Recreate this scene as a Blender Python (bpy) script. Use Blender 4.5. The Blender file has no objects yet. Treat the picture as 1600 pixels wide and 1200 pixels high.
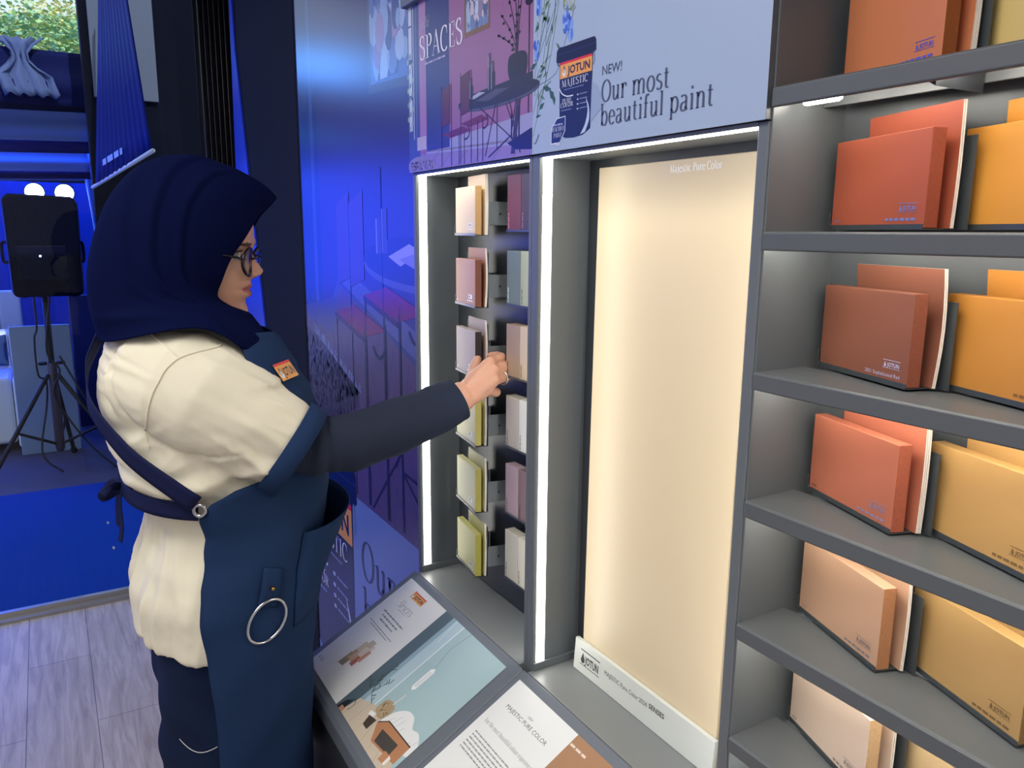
import bpy, bmesh, math, random
from mathutils import Vector, Matrix, Euler
PI = math.pi
scn = bpy.context.scene
C = scn.collection

# ------------------------------------------------------------------ camera, world, lights, exposure
cam_d = bpy.data.cameras.new('camera'); cam = bpy.data.objects.new('camera', cam_d); C.objects.link(cam)
cam.location = (1.32838, -0.587616, 1.5)
cam.rotation_euler = (1.37931818, -0.0081828, 1.03436219)
cam_d.sensor_width = 36; cam_d.lens = 27.3846; cam_d.clip_start = 0.02; cam_d.clip_end = 200
scn.camera = cam
scn.view_settings.view_transform = 'Standard'
scn.view_settings.look = 'None'
scn.view_settings.gamma = 1.0
scn.view_settings.use_curve_mapping = False
scn.view_settings.exposure = 0.0

W = bpy.data.worlds.new('sky'); scn.world = W; W.use_nodes = True
bg = W.node_tree.nodes['Background']
bg.inputs['Color'].default_value = (0.86, 0.95, 1.0, 1); bg.inputs['Strength'].default_value = 1.15

def lamp(name, kind, loc, rot, energy, color, size=None, size_y=None, **kw):
    d = bpy.data.lights.new(name, kind); d.energy = energy; d.color = color
    if kind == 'AREA':
        d.shape = 'RECTANGLE'; d.size = size; d.size_y = size_y or size
    for k, v in kw.items(): setattr(d, k, v)
    o = bpy.data.objects.new(name, d); C.objects.link(o); o.location = loc; o.rotation_euler = rot
    return o
def aim(loc, to):
    return (Vector(to) - Vector(loc)).to_track_quat('-Z', 'Y').to_euler()

sun = lamp('sun', 'SUN', (0, 0, 8), aim((6, .5, 4.2), (0, 0, 0)), 3.0, (1, .95, .85), angle=0.01)
# ceiling panels of the stand
lamp('ceiling_panel', 'AREA', (0.75, -1.15, 2.62), (0, 0, 0), 20, (1, .97, .92), 1.1, .5)
lamp('ceiling_panel', 'AREA', (-0.35, -1.75, 2.62), (0, 0, 0), 10, (1, .97, .92), .9, .5)
lamp('ceiling_panel', 'AREA', (1.7, -1.7, 2.62), (0, 0, 0), 17, (1, .97, .92), .9, .9)
# added unseen lamps, making the tent's blue glow and its reflection in the stand
BLUE = (0.02, 0.07, 1.0)
lamp('added_blue_light', 'AREA', (-5.0, -2.6, 1.75), aim((-5.0, -2.6, 1.75), (0, -.3, 1.6)), 118, BLUE, 3.4, 1.7)  # stands in for the blue-lit tent mirrored in mural and headers
lamp('added_blue_light', 'AREA', (-4.6, -1.25, 2.5), aim((-4.6, -1.25, 2.5), (-.6, .1, 1.7)), 14, (.06, .35, 1), .5, .6)  # stands in for the bright sky mirrored high in the mural
lamp('added_blue_light', 'AREA', (-5.8, -.9, 2.5), aim((-5.8, -.9, 2.5), (-5.0, -.6, 0)), 60, (0.03, 0.14, 1), 1.5, 1.5)
lamp('added_blue_light', 'AREA', (-7.2, -.9, 2.6), aim((-7.2, -.9, 2.6), (-9.5, -.4, 1.6)), 55, (0.03, 0.16, 1), 1.2, 1.2)

# ------------------------------------------------------------------ helpers
def lin(h):
    h = h.lstrip('#'); r = [int(h[i:i+2], 16) / 255 for i in (0, 2, 4)]
    return tuple((c / 12.92 if c <= .04045 else ((c + .055) / 1.055) ** 2.4) for c in r) + (1,)
MATS = {}
def mat(name, color, rough=.5, metal=0, noise=0, nscale=40, bump=0, bscale=200, emit=0, sheen=0, coat=0, spec=None, trans=0):
    if name in MATS: return MATS[name]
    m = bpy.data.materials.new(name); m.use_nodes = True; MATS[name] = m
    nt = m.node_tree; b = nt.nodes['Principled BSDF']; L = nt.links.new
    col = lin(color) if isinstance(color, str) else tuple(color) + (1,)
    b.inputs['Base Color'].default_value = col
    b.inputs['Roughness'].default_value = rough; b.inputs['Metallic'].default_value = metal
    if spec is not None: b.inputs['Specular IOR Level'].default_value = spec
    if sheen: b.inputs['Sheen Weight'].default_value = sheen
    if coat: b.inputs['Coat Weight'].default_value = coat; b.inputs['Coat Roughness'].default_value = .15
    if trans: b.inputs['Transmission Weight'].default_value = trans
    if emit: b.inputs['Emission Color'].default_value = col; b.inputs['Emission Strength'].default_value = emit
    tc = nt.nodes.new('ShaderNodeTexCoord')
    if noise:
        n = nt.nodes.new('ShaderNodeTexNoise'); n.inputs['Scale'].default_value = nscale; n.inputs['Detail'].default_value = 4
        mx = nt.nodes.new('ShaderNodeMix'); mx.data_type = 'RGBA'
        mx.inputs[6].default_value = tuple(max(0, c * (1 - noise)) for c in col[:3]) + (1,)
        mx.inputs[7].default_value = tuple(min(1, c * (1 + noise)) for c in col[:3]) + (1,)
        L(tc.outputs['Object'], n.inputs['Vector']); L(n.outputs['Fac'], mx.inputs[0]); L(mx.outputs[2], b.inputs['Base Color'])
    if bump:
        n2 = nt.nodes.new('ShaderNodeTexNoise'); n2.inputs['Scale'].default_value = bscale; n2.inputs['Detail'].default_value = 3
        bp = nt.nodes.new('ShaderNodeBump'); bp.inputs['Strength'].default_value = bump; bp.inputs['Distance'].default_value = .002
        L(tc.outputs['Object'], n2.inputs['Vector']); L(n2.outputs['Fac'], bp.inputs['Height']); L(bp.outputs['Normal'], b.inputs['Normal'])
    return m

def obj(name, bm, mats, parent=None, smooth=False, bevel=0, seg=2):
    me = bpy.data.meshes.new(name)
    if isinstance(bm, bpy.types.Mesh): me = bm
    else: bm.normal_update(); bm.to_mesh(me); bm.free()
    o = bpy.data.objects.new(name, me); C.objects.link(o)
    for m in (mats if isinstance(mats, (list, tuple)) else [mats]): me.materials.append(m)
    if smooth:
        for p in me.polygons: p.use_smooth = True
    if bevel:
        md = o.modifiers.new('bevel', 'BEVEL'); md.width = bevel; md.segments = seg; md.limit_method = 'ANGLE'; md.angle_limit = .6
    if parent is not None:
        o.parent = parent; o.matrix_parent_inverse = parent_mat(parent).inverted()
    return o
def parent_mat(p):
    M = Matrix.LocRotScale(p.location, p.rotation_euler, p.scale)
    if p.parent: M = parent_mat(p.parent) @ p.matrix_parent_inverse @ M
    return M
def tag(o, label=None, cat=None, group=None, kind=None):
    if label: o['label'] = label
    if cat: o['category'] = cat
    if group: o['group'] = group
    if kind: o['kind'] = kind
    return o
def thing(name, label, cat, loc=(0, 0, 0), rz=0, group=None):
    o = bpy.data.objects.new(name, None); C.objects.link(o); o.empty_display_size = .05
    o.location = loc; o.rotation_euler = (0, 0, rz)
    return tag(o, label, cat, group)
def struct(name, bm, m, **kw):
    return tag(obj(name, bm, m, **kw), kind='structure')
def dup(root, loc, rot=None, label=None, group=None):
    r = root.copy(); C.objects.link(r); r.location = loc
    if rot is not None: r.rotation_euler = rot
    if label: r['label'] = label
    if group: r['group'] = group
    for ch in list(root.children):
        c = ch.copy(); C.objects.link(c); c.parent = r
        for g in list(ch.children):
            d = g.copy(); C.objects.link(d); d.parent = c
    return r

def B(): return bmesh.new()
def setmi(bm, faces, mi):
    for f in faces: f.material_index = mi
def box(bm, x0, x1, y0, y1, z0, z1, mi=0):
    v = [bm.verts.new((x, y, z)) for x in (x0, x1) for y in (y0, y1) for z in (z0, z1)]
    fs = [bm.faces.new([v[i] for i in q]) for q in ((0, 1, 3, 2), (4, 6, 7, 5), (0, 4, 5, 1), (2, 3, 7, 6), (0, 2, 6, 4), (1, 5, 7, 3))]
    setmi(bm, fs, mi); return v
def prism(bm, prof, axis, a, b, mi=0):
    """prof: closed outline; axis 'x': (y,z), 'y': (x,z), 'z': (x,y)"""
    def mk(p, t): return {'x': (t, p[0], p[1]), 'y': (p[0], t, p[1]), 'z': (p[0], p[1], t)}[axis]
    A = [bm.verts.new(mk(p, a)) for p in prof]; D = [bm.verts.new(mk(p, b)) for p in prof]
    n = len(prof); fs = [bm.faces.new(A[::-1]), bm.faces.new(D)]
    for i in range(n): fs.append(bm.faces.new((A[i], A[(i+1) % n], D[(i+1) % n], D[i])))
    setmi(bm, fs, mi); bmesh.ops.recalc_face_normals(bm, faces=fs)
def frame_of(d):
    d = d.normalized(); up = Vector((0, 0, 1)) if abs(d.z) < .9 else Vector((1, 0, 0))
    a = d.cross(up).normalized(); return a, a.cross(d).normalized()
def tube(bm, path, radii, n=12, caps=True, flat=1.0, mi=0, up=None):
    """swept circle with rounded ends"""
    P = [Vector(p) for p in path]
    R = [radii] * len(P) if isinstance(radii, (int, float)) else list(radii)
    if caps:
        d0 = (P[0] - P[1]).normalized(); d1 = (P[-1] - P[-2]).normalized(); r0, r1 = R[0], R[-1]
        P = [P[0] + d0 * r0 * .98, P[0] + d0 * r0 * .7] + P + [P[-1] + d1 * r1 * .7, P[-1] + d1 * r1 * .98]
        R = [r0 * .2, r0 * .72] + R + [r1 * .72, r1 * .2]
    rings = []; a = None
    for i, p in enumerate(P):
        d = (P[min(i+1, len(P)-1)] - P[max(i-1, 0)])
        if d.length < 1e-9: d = Vector((0, 0, 1))
        d.normalize()
        if a is None:
            a, b = frame_of(d)
            if up is not None:
                a = (Vector(up) - d * d.dot(Vector(up))).normalized()
        a = (a - d * a.dot(d)).normalized(); b = d.cross(a)
        rings.append([bm.verts.new(p + (a * math.cos(t) + b * math.sin(t) * flat) * R[i]) for t in [2 * PI * k / n for k in range(n)]])
    fs = []
    for r, s in zip(rings, rings[1:]):
        for k in range(n): fs.append(bm.faces.new((r[k], r[(k+1) % n], s[(k+1) % n], s[k])))
    fs.append(bm.faces.new(rings[0][::-1])); fs.append(bm.faces.new(rings[-1]))
    setmi(bm, fs, mi); return rings
def smoothpath(pts, n=8):
    P = [Vector(p) for p in pts]; out = []
    for i in range(len(P) - 1):
        p0, p1, p2, p3 = P[max(i-1, 0)], P[i], P[i+1], P[min(i+2, len(P)-1)]
        for k in range(n):
            t = k / n
            out.append(.5 * ((2*p1) + (p2-p0)*t + (2*p0-5*p1+4*p2-p3)*t*t + (3*p1-p0-3*p2+p3)*t**3))
    out.append(P[-1]); return out
def grid(bm, rows, closed=False, mi=0):
    V = [[bm.verts.new(p) for p in r] for r in rows]; fs = []
    for r, s in zip(V, V[1:]):
        n = len(r)
        for k in range(n if closed else n - 1):
            q = (r[k], r[(k+1) % n], s[(k+1) % n], s[k])
            fs.append(bm.faces.new(q))
    setmi(bm, fs, mi); return V
def lathe(bm, prof, c=(0, 0, 0), n=24, mi=0):
    c = Vector(c)
    V = grid(bm, [[c + Vector((r * math.cos(t), r * math.sin(t), z)) for t in [2*PI*k/n for k in range(n)]] for r, z in prof], True, mi)
    bm.faces.new(V[0][::-1]).material_index = mi; bm.faces.new(V[-1]).material_index = mi
def torus(bm, c, R, r, ax_u, ax_v, n=40, m=10, a0=0, a1=2*PI, mi=0):
    c = Vector(c); u = Vector(ax_u).normalized(); v = Vector(ax_v).normalized()
    full = abs(a1 - a0 - 2*PI) < 1e-6
    pts = [c + (u * math.cos(t) + v * math.sin(t)) * R for t in [a0 + (a1-a0)*k/n for k in range(n if full else n+1)]]
    w = u.cross(v); rings = []
    for p in pts:
        d = (p - c).normalized()
        rings.append([bm.verts.new(p + (d * math.cos(t) + w * math.sin(t)) * r) for t in [2*PI*k/m for k in range(m)]])
    N = len(rings)
    for i in range(N if full else N - 1):
        A, D = rings[i], rings[(i+1) % N]
        for k in range(m): bm.faces.new((A[k], A[(k+1) % m], D[(k+1) % m], D[k])).material_index = mi
def lerp(a, b, t): return a + (b - a) * t
def interp(tab, z):
    """tab: rows (key, ...) sorted by key; linear interpolation"""
    if z <= tab[0][0]: return tab[0][1:]
    for p, q in zip(tab, tab[1:]):
        if z <= q[0]:
            t = (z - p[0]) / (q[0] - p[0]); t2 = t * t * (3 - 2 * t) * .5 + t * .5
            return tuple(lerp(a, b, t2) for a, b in zip(p[1:], q[1:]))
    return tab[-1][1:]
# ------------------------------------------------------------------ flat printed pictures (posters, signs): one mesh, one material per ink
def ink(hexc, rough=.42):
    return mat('print_ink_' + hexc.lstrip('#') + '_%d' % (rough * 100), hexc, rough)
class Art:
    """polygons drawn on a plane with origin o and axes u, v; later layers lie a hair above"""
    STEP = .000004
    def __init__(s, o, u, v, rough=.42):
        s.o = Vector(o); s.u = Vector(u).normalized(); s.v = Vector(v).normalized(); s.n = s.u.cross(s.v)
        s.bm = B(); s.mats = []; s.k = 0; s.rough = rough; s.clip = None
    def mi(s, c):
        m = ink(c, s.rough)
        if m not in s.mats: s.mats.append(m)
        return s.mats.index(m)
    def P(s, p): return s.o + s.u * p[0] + s.v * p[1] + s.n * (s.k * s.STEP)
    def cl(s, pts):
        if not s.clip: return pts
        x0, x1, y0, y1 = s.clip
        for ax, lim, sg in ((0, x0, 1), (0, x1, -1), (1, y0, 1), (1, y1, -1)):
            out = []
            for i in range(len(pts)):
                a, b = pts[i-1], pts[i]; ia = (a[ax]-lim)*sg >= 0; ib = (b[ax]-lim)*sg >= 0
                if ia != ib:
                    t = (lim - a[ax]) / (b[ax] - a[ax]); out.append((lerp(a[0], b[0], t), lerp(a[1], b[1], t)))
                if ib: out.append(b)
            pts = out
            if len(pts) < 3: return []
        return pts
    def poly(s, pts, c, up=True):
        if up: s.k += 1
        pts = s.cl(list(pts))
        if len(pts) < 3: return
        ar = sum(a[0]*b[1]-b[0]*a[1] for a, b in zip(pts, pts[1:]+pts[:1]))
        if ar < 0: pts = pts[::-1]
        try: f = s.bm.faces.new([s.bm.verts.new(s.P(p)) for p in pts]); f.material_index = s.mi(c)
        except ValueError: pass
    def rect(s, x0, x1, y0, y1, c, up=True): s.poly([(x0, y0), (x1, y0), (x1, y1), (x0, y1)], c, up)
    def ell(s, x, y, rx, ry, c, n=28, up=True): s.poly([(x+rx*math.cos(2*PI*k/n), y+ry*math.sin(2*PI*k/n)) for k in range(n)], c, up)
    def line(s, pts, w, c, up=True, thick=None):
        """ribbon; thick: width of vertical strokes (broad-nib), w: width of horizontal ones"""
        if up: s.k += 1
        n = len(pts); L = []
        for i, p in enumerate(pts):
            a = pts[max(i-1, 0)]; b = pts[min(i+1, n-1)]; dx, dy = b[0]-a[0], b[1]-a[1]; l = math.hypot(dx, dy) or 1
            h = w / 2 if thick is None else (w + (thick - w) * abs(dy / l)) / 2
            L.append((p, -dy/l*h, dx/l*h))
        for (p, ax, ay), (q, bx, by) in zip(L, L[1:]):
            s.poly([(p[0]+ax, p[1]+ay), (p[0]-ax, p[1]-ay), (q[0]-bx, q[1]-by), (q[0]+bx, q[1]+by)], c, False)
    def sans(s, txt, x, y, h, c, width=None, bold=0, align='LEFT', rot=0):
        """text in the built-in sans face, cap height h"""
        s.k += 1
        cu = bpy.data.curves.new('t', 'FONT'); cu.body = txt; cu.offset = bold; cu.resolution_u = 2; cu.align_x = align
        to = bpy.data.objects.new('t', cu); C.objects.link(to)
        me = bpy.data.meshes.new_from_object(to)
        xs = [v.co.x for v in me.vertices] or [0, 1]
        sc = h / .73; sx = sc if width is None else width / (max(xs) - min(xs))
        ca, sa = math.cos(rot), math.sin(rot); mi = s.mi(c)
        V = []
        for v in me.vertices:
            px, py = v.co.x * sx, v.co.y * sc
            V.append(s.bm.verts.new(s.P((x + px*ca - py*sa, y + px*sa + py*ca))))
        for p in me.polygons:
            try: f = s.bm.faces.new([V[i] for i in p.vertices]); f.material_index = mi
            except ValueError: pass
        C.objects.unlink(to); bpy.data.objects.remove(to); bpy.data.curves.remove(cu); bpy.data.meshes.remove(me)
    def serif(s, txt, x, y, em, c, width=None, wt=1.0, sy=1.0, slant=0, measure=False):
        """text in a high-contrast serif face drawn here; em: unit size (caps are .7 em high)"""
        adv = 0; strokes = []
        for ch in txt:
            if ch == ' ': adv += .25; continue
            w, st = GLYPH[ch]
            for q in st: strokes.append(([(px + adv, py) for px, py in q[0]], q[1], q[2]))
            adv += w + .07
        adv -= .07
        sx = em if width is None else width / adv
        s.k += 1
        for pts, thin, thick in strokes:
            s.line([(x + (px + py * slant) * sx, y + py * em * sy) for px, py in pts], thin * em * sy * .9 * wt, c, False, thick * sx * wt)
        return adv * sx
    def words(s, x, y, w, h, c, seed=0, skew=0):
        """an unreadably small line of print: word-length dashes"""
        r = random.Random(seed); s.k += 1; t = 0
        while t < w - h:
            l = min(r.uniform(1.2, 4.5) * h, w - t)
            s.poly([(x+t, y), (x+t+l, y), (x+t+l, y+h), (x+t, y+h)], c, False); t += l + h * .7
    def build(s, name, parent=None, label=None):
        o = obj(name, s.bm, s.mats, parent)
        if label: o['label'] = label
        return o

def arc(cx, cy, rx, ry, a0, a1, n=14):
    return [(cx + rx*math.cos(math.radians(lerp(a0, a1, k/n))), cy + ry*math.sin(math.radians(lerp(a0, a1, k/n)))) for k in range(n+1)]
def glyphs():
    TN, TK = .022, .085; G = {}
    def st(p, thin=TN, thick=TK): return (p, thin, thick)
    def sf(x, y, w=.15): return st([(x - w/2, y), (x + w/2, y)])
    def stem(x, y0, y1, top=True, bot=True, w=.16):
        o = [st([(x, y0), (x, y1)])]
        if bot: o.append(sf(x, y0 + .01, w))
        if top: o.append(st([(x - w*.55, y1 - .025), (x, y1 - .005)]))
        return o
    X = .46
    G['O'] = (.56, [st(arc(.28, .35, .25, .355, 0, 360, 28))])
    G['C'] = (.52, [st(arc(.29, .35, .26, .355, 48, 312, 24)), st([(.465, .6), (.475, .46)], TN, TN)])
    G['S'] = (.42, [st(arc(.2, .53, .16, .17, 40, 200, 14) + arc(.22, .18, .17, .18, 80, -150, 18)), st([(.33, .65), (.345, .5)], TN, TN), st([(.05, .21), (.05, .05)], TN, TN)])
    G['P'] = (.46, stem(.13, 0, .7, False, True, .24) + [sf(.1, .69, .2), st([(.13, .69), (.24, .69)] + arc(.24, .52, .19, .17, 90, -90, 14) + [(.13, .35)])])
    G['R'] = (.52, stem(.13, 0, .7, False, True, .22) + [sf(.1, .69, .2), st([(.13, .69), (.24, .69)] + arc(.24, .53, .17, .16, 90, -90, 14) + [(.13, .37)]), st([(.28, .36), (.45, .0)])])
    G['A'] = (.56, [st([(.05, 0), (.27, .71)], TN, TN), st([(.27, .71), (.5, 0)]), st([(.13, .24), (.42, .24)]), sf(.06, .01, .16), sf(.5, .01, .2)])
    G['E'] = (.46, stem(.12, 0, .7, False, False) + [st([(.03, .69), (.42, .69)]), st([(.03, .01), (.43, .01)]), st([(.12, .36), (.33, .36)]), st([(.415, .69), (.42, .55)], TN, TN), st([(.425, .01), (.43, .16)], TN, TN), st([(.33, .43), (.33, .29)], TN, TN)])
    G['F'] = (.44, stem(.12, 0, .7, False, True, .22) + [st([(.03, .69), (.42, .69)]), st([(.12, .36), (.33, .36)]), st([(.415, .69), (.42, .55)], TN, TN), st([(.33, .43), (.33, .29)], TN, TN)])
    G['M'] = (.7, [st([(.1, 0), (.12, .7)], TN, TN), st([(.12, .7), (.34, .04)]), st([(.34, .04), (.58, .7)], TN, TN), st([(.58, .7), (.59, 0)]), sf(.1, .01, .17), sf(.59, .01, .2), sf(.08, .69, .12), sf(.6, .69, .14)])
    G['N'] = (.6, [st([(.1, 0), (.1, .7)], TN, TN), st([(.1, .7), (.5, .0)]), st([(.5, 0), (.5, .7)], TN, TN), sf(.1, .01, .17), sf(.06, .69, .12), sf(.5, .69, .17)])
    G['J'] = (.34, [st([(.22, .69), (.22, .1)] + arc(.12, .02, .1, .12, 20, -140, 10)), sf(.22, .69, .24)])
    G['T'] = (.5, stem(.25, 0, .69, False, True, .24) + [st([(.02, .69), (.48, .69)]), st([(.03, .69), (.02, .54)], TN, TN), st([(.47, .69), (.48, .54)], TN, TN)])
    G['I'] = (.24, stem(.12, 0, .7, False, True, .22) + [sf(.12, .69, .22)])
    G['U'] = (.58, [st([(.12, .69), (.12, .22)] + arc(.29, .2, .17, .21, 180, 270, 8)), st(arc(.29, .2, .19, .21, 270, 360, 8) + [(.48, .69)], TN, TN), sf(.12, .69, .22), sf(.48, .69, .17)])
    G['L'] = (.44, stem(.12, 0, .7, False, False) + [sf(.12, .69, .22), st([(.03, .01), (.41, .01), (.42, .17)], TN, TN)])
    G['B'] = (.48, stem(.12, 0, .7, False, False) + [st([(.03, .69), (.22, .69)] + arc(.22, .54, .15, .15, 90, -90, 12) + [(.12, .38)]), st([(.22, .38)] + arc(.22, .2, .19, .19, 90, -90, 12) + [(.03, .01)])])
    G['o'] = (.42, [st(arc(.21, .23, .18, .235, 0, 360, 24))])
    G['c'] = (.36, [st(arc(.21, .23, .18, .235, 50, 320, 20))])
    G['e'] = (.38, [st([(.05, .25), (.355, .25)] + arc(.2, .25, .155, .21, 0, 180, 14) + arc(.21, .22, .17, .225, 180, 315, 14))])
    G['u'] = (.46, [st([(.1, X), (.1, .14)] + arc(.2, .13, .1, .13, 180, 300, 8) + [(.36, .14)]), st([(.36, X), (.36, .01)]), st([(.02, X - .02), (.1, X - .005)]), st([(.28, X - .02), (.36, X - .005)]), sf(.4, .01, .09)])
    G['n'] = (.47, stem(.1, 0, X, True, True) + [st([(.1, .33)] + arc(.25, .33, .12, .13, 160, 0, 10) + [(.37, .02)]), sf(.37, .01, .16)])
    G['m'] = (.74, stem(.1, 0, X, True, True) + [st([(.1, .33)] + arc(.25, .33, .12, .13, 160, 0, 10) + [(.37, .02)]), sf(.37, .01, .16), st([(.37, .33)] + arc(.52, .33, .12, .13, 160, 0, 10) + [(.64, .02)]), sf(.64, .01, .16)])
    G['r'] = (.33, stem(.1, 0, X, True, True) + [st([(.1, .3)] + arc(.23, .35, .12, .11, 170, 50, 8)), st([(.29, .42), (.3, .36)], .05, .06)])
    G['s'] = (.32, [st(arc(.16, .35, .115, .11, 50, 205, 12) + arc(.165, .12, .125, .12, 75, -150, 14))])
    G['t'] = (.28, [st([(.12, .6), (.12, .1)] + arc(.2, .09, .08, .085, 180, 310, 8)), st([(.01, X - .01), (.26, X - .01)])])
    G['b'] = (.45, stem(.1, 0, .73, True, False) + [st([(.1, .12)] + arc(.25, .23, .16, .235, 215, 500, 22) + [(.1, .34)])])
    G['d'] = (.46, [st([(.36, .0), (.36, .73)]), st(arc(.21, .23, .16, .235, 35, 325, 22)), st([(.28, .71), (.36, .725)]), sf(.4, .01, .09)])
    G['h'] = (.47, stem(.1, 0, .73, True, True) + [st([(.1, .33)] + arc(.25, .33, .12, .13, 160, 0, 10) + [(.37, .02)]), sf(.37, .01, .16)])
    G['a'] = (.4, [st(arc(.17, .36, .13, .1, 150, 0, 10) + [(.3, .1), (.34, .03), (.39, .03)]), st([(.3, .27)] + arc(.17, .12, .125, .125, 80, 320, 14) + [(.3, .12)])])
    G['i'] = (.22, stem(.11, 0, X, True, True) + [st([(.11, .6), (.11, .68)], .08, .085)])
    G['j'] = (.22, [st([(.12, X), (.12, -.08)] + arc(.05, -.1, .07, .09, 20, -120, 8)), st([(.12, .6), (.12, .68)], .08, .085), st([(.03, X - .02), (.12, X)])])
    G['f'] = (.27, [st(arc(.2, .6, .09, .12, 40, 180, 8) + [(.11, 0)]), st([(.01, X - .01), (.25, X - .01)]), sf(.11, .01, .17)])
    G['l'] = (.22, stem(.11, 0, .73, True, True))
    G['p'] = (.46, stem(.1, -.2, X, True, True) + [st([(.1, .12)] + arc(.25, .23, .16, .235, 215, 500, 22) + [(.1, .34)])])
    G['x'] = (.42, [st([(.05, X), (.37, 0)]), st([(.37, X), (.05, 0)], TN, TN), sf(.06, X - .01, .13), sf(.36, X - .01, .13), sf(.06, .01, .13), sf(.36, .01, .14)])
    G['y'] = (.42, [st([(.05, X), (.22, .04)]), st([(.38, X), (.16, -.17), (.05, -.19)], TN, TN), sf(.06, X - .01, .14), sf(.36, X - .01, .13)])
    return G
GLYPH = glyphs()

def paint_logo(a, x, y, w, h, ground='#e9a046', bar='#d8262c', ltr='#141a3c', mono=None):
    """the maker's logo: coloured bar over a panel with a penguin-on-globe emblem and five capitals"""
    if mono is None:
        a.rect(x, x + w, y, y + h, ground); a.rect(x, x + w, y + h * .86, y + h, bar)
    else:
        ltr = mono; a.rect(x, x + w, y + h * .93, y + h, mono); a.rect(x, x + w, y, y + h * .05, mono)
    gx, gy, r = x + w * .13, y + h * .32, h * .2
    a.ell(gx, gy, r * .95, r, '#f2f2f2' if mono is None else mono, 20)
    if mono is None:
        for q in (-.5, 0, .5): a.line([(gx - r * .9, gy + q * r), (gx + r * .9, gy + q * r)], h * .018, ltr, False)
    a.poly([(gx - r*.45, gy + r*.1), (gx + r*.45, gy + r*.1), (gx + r*.38, gy + r*1.5), (gx + r*.12, gy + r*2.2), (gx + r*.05, gy + r*2.45), (gx - r*.15, gy + r*2.2), (gx - r*.42, gy + r*1.4)], ltr)
    a.poly([(gx - r*.9, gy + r*.75), (gx - r*.3, gy + r*1.5), (gx - r*.3, gy + r*1.1)], ltr, False); a.poly([(gx + r*.9, gy + r*.75), (gx + r*.3, gy + r*1.5), (gx + r*.3, gy + r*1.1)], ltr, False)
    if mono is None: a.ell(gx, gy + r * .75, r * .25, r * .7, '#f2f2f2', 14)
    a.sans('JOTUN', x + w * .26, y + h * .2, h * .5, ltr, w * .7, bold=.03)

def bucket(a, x0, x1, z0, z1, small=True):
    """picture of a paint pail: lid, tapered pail, logo, lettering, swoosh"""
    w = x1 - x0; h = z1 - z0; cx = (x0 + x1) / 2
    def X(t): return x0 + w * t
    def Z(t): return z0 + h * t
    a.poly([(X(.09), Z(.93)), (X(.93), Z(.93)), (X(.9), Z(.07)), (X(.72), Z(.015)), (X(.5), Z(0)), (X(.28), Z(.01)), (X(.12), Z(.05))], '#141d48')
    a.poly([(X(0), Z(.86)), (X(.01), Z(.97)), (X(.06), Z(1.0)), (X(.95), Z(1.0)), (X(.99), Z(.97)), (X(1), Z(.86)), (X(.95), Z(.84)), (X(.05), Z(.84))], '#0f1636')
    a.line([(X(.01), Z(.93)), (X(.99), Z(.93))], h * .006, '#27346e')
    a.line(arc(X(.5), Z(.86), w * .47, h * .13, 205, 175, 4), w * .02, '#0d1430'); a.line([(X(.95), Z(.85)), (X(.965), Z(.75)), (X(.93), Z(.72))], w * .02, '#6b86b5')
    paint_logo(a, X(.11), Z(.66), w * .8, h * .175)
    a.serif('MAJESTIC', X(.16), Z(.565), w * .145, '#e8ecf6', w * .66)
    a.words(X(.22), Z(.53), w * .5, h * .008, '#7f8fc0', 3)
    a.line(smoothpath2([(X(.1), Z(.56)), (X(.17), Z(.5)), (X(.3), Z(.46)), (X(.46), Z(.455))]), h * .012, '#dfe6f4')
    a.serif('PURE', X(.18), Z(.39), w * .09, '#dfe4f2', w * .24); a.serif('COLOR', X(.14), Z(.345), w * .09, '#dfe4f2', w * .32)
    a.words(X(.16), Z(.31), w * .26, h * .008, '#8c9ac8', 5)
    for i in range(4):
        a.ell(X(.58), Z(.45 - i * .05), w * .022, h * .01, '#a9b6da', 10); a.words(X(.63), Z(.446 - i * .05), w * .18, h * .009, '#8c9ac8', 9 + i)
    a.poly(smoothpath2([(X(.77), Z(.41)), (X(.86), Z(.3)), (X(.87), Z(.16)), (X(.78), Z(.04))]) + smoothpath2([(X(.66), Z(.02)), (X(.78), Z(.13)), (X(.83), Z(.27)), (X(.77), Z(.41))]), '#b9c6e2')
def smoothpath2(p, n=6): return [(q.x, q.y) for q in smoothpath([(x, y, 0) for x, y in p], n)]
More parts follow.
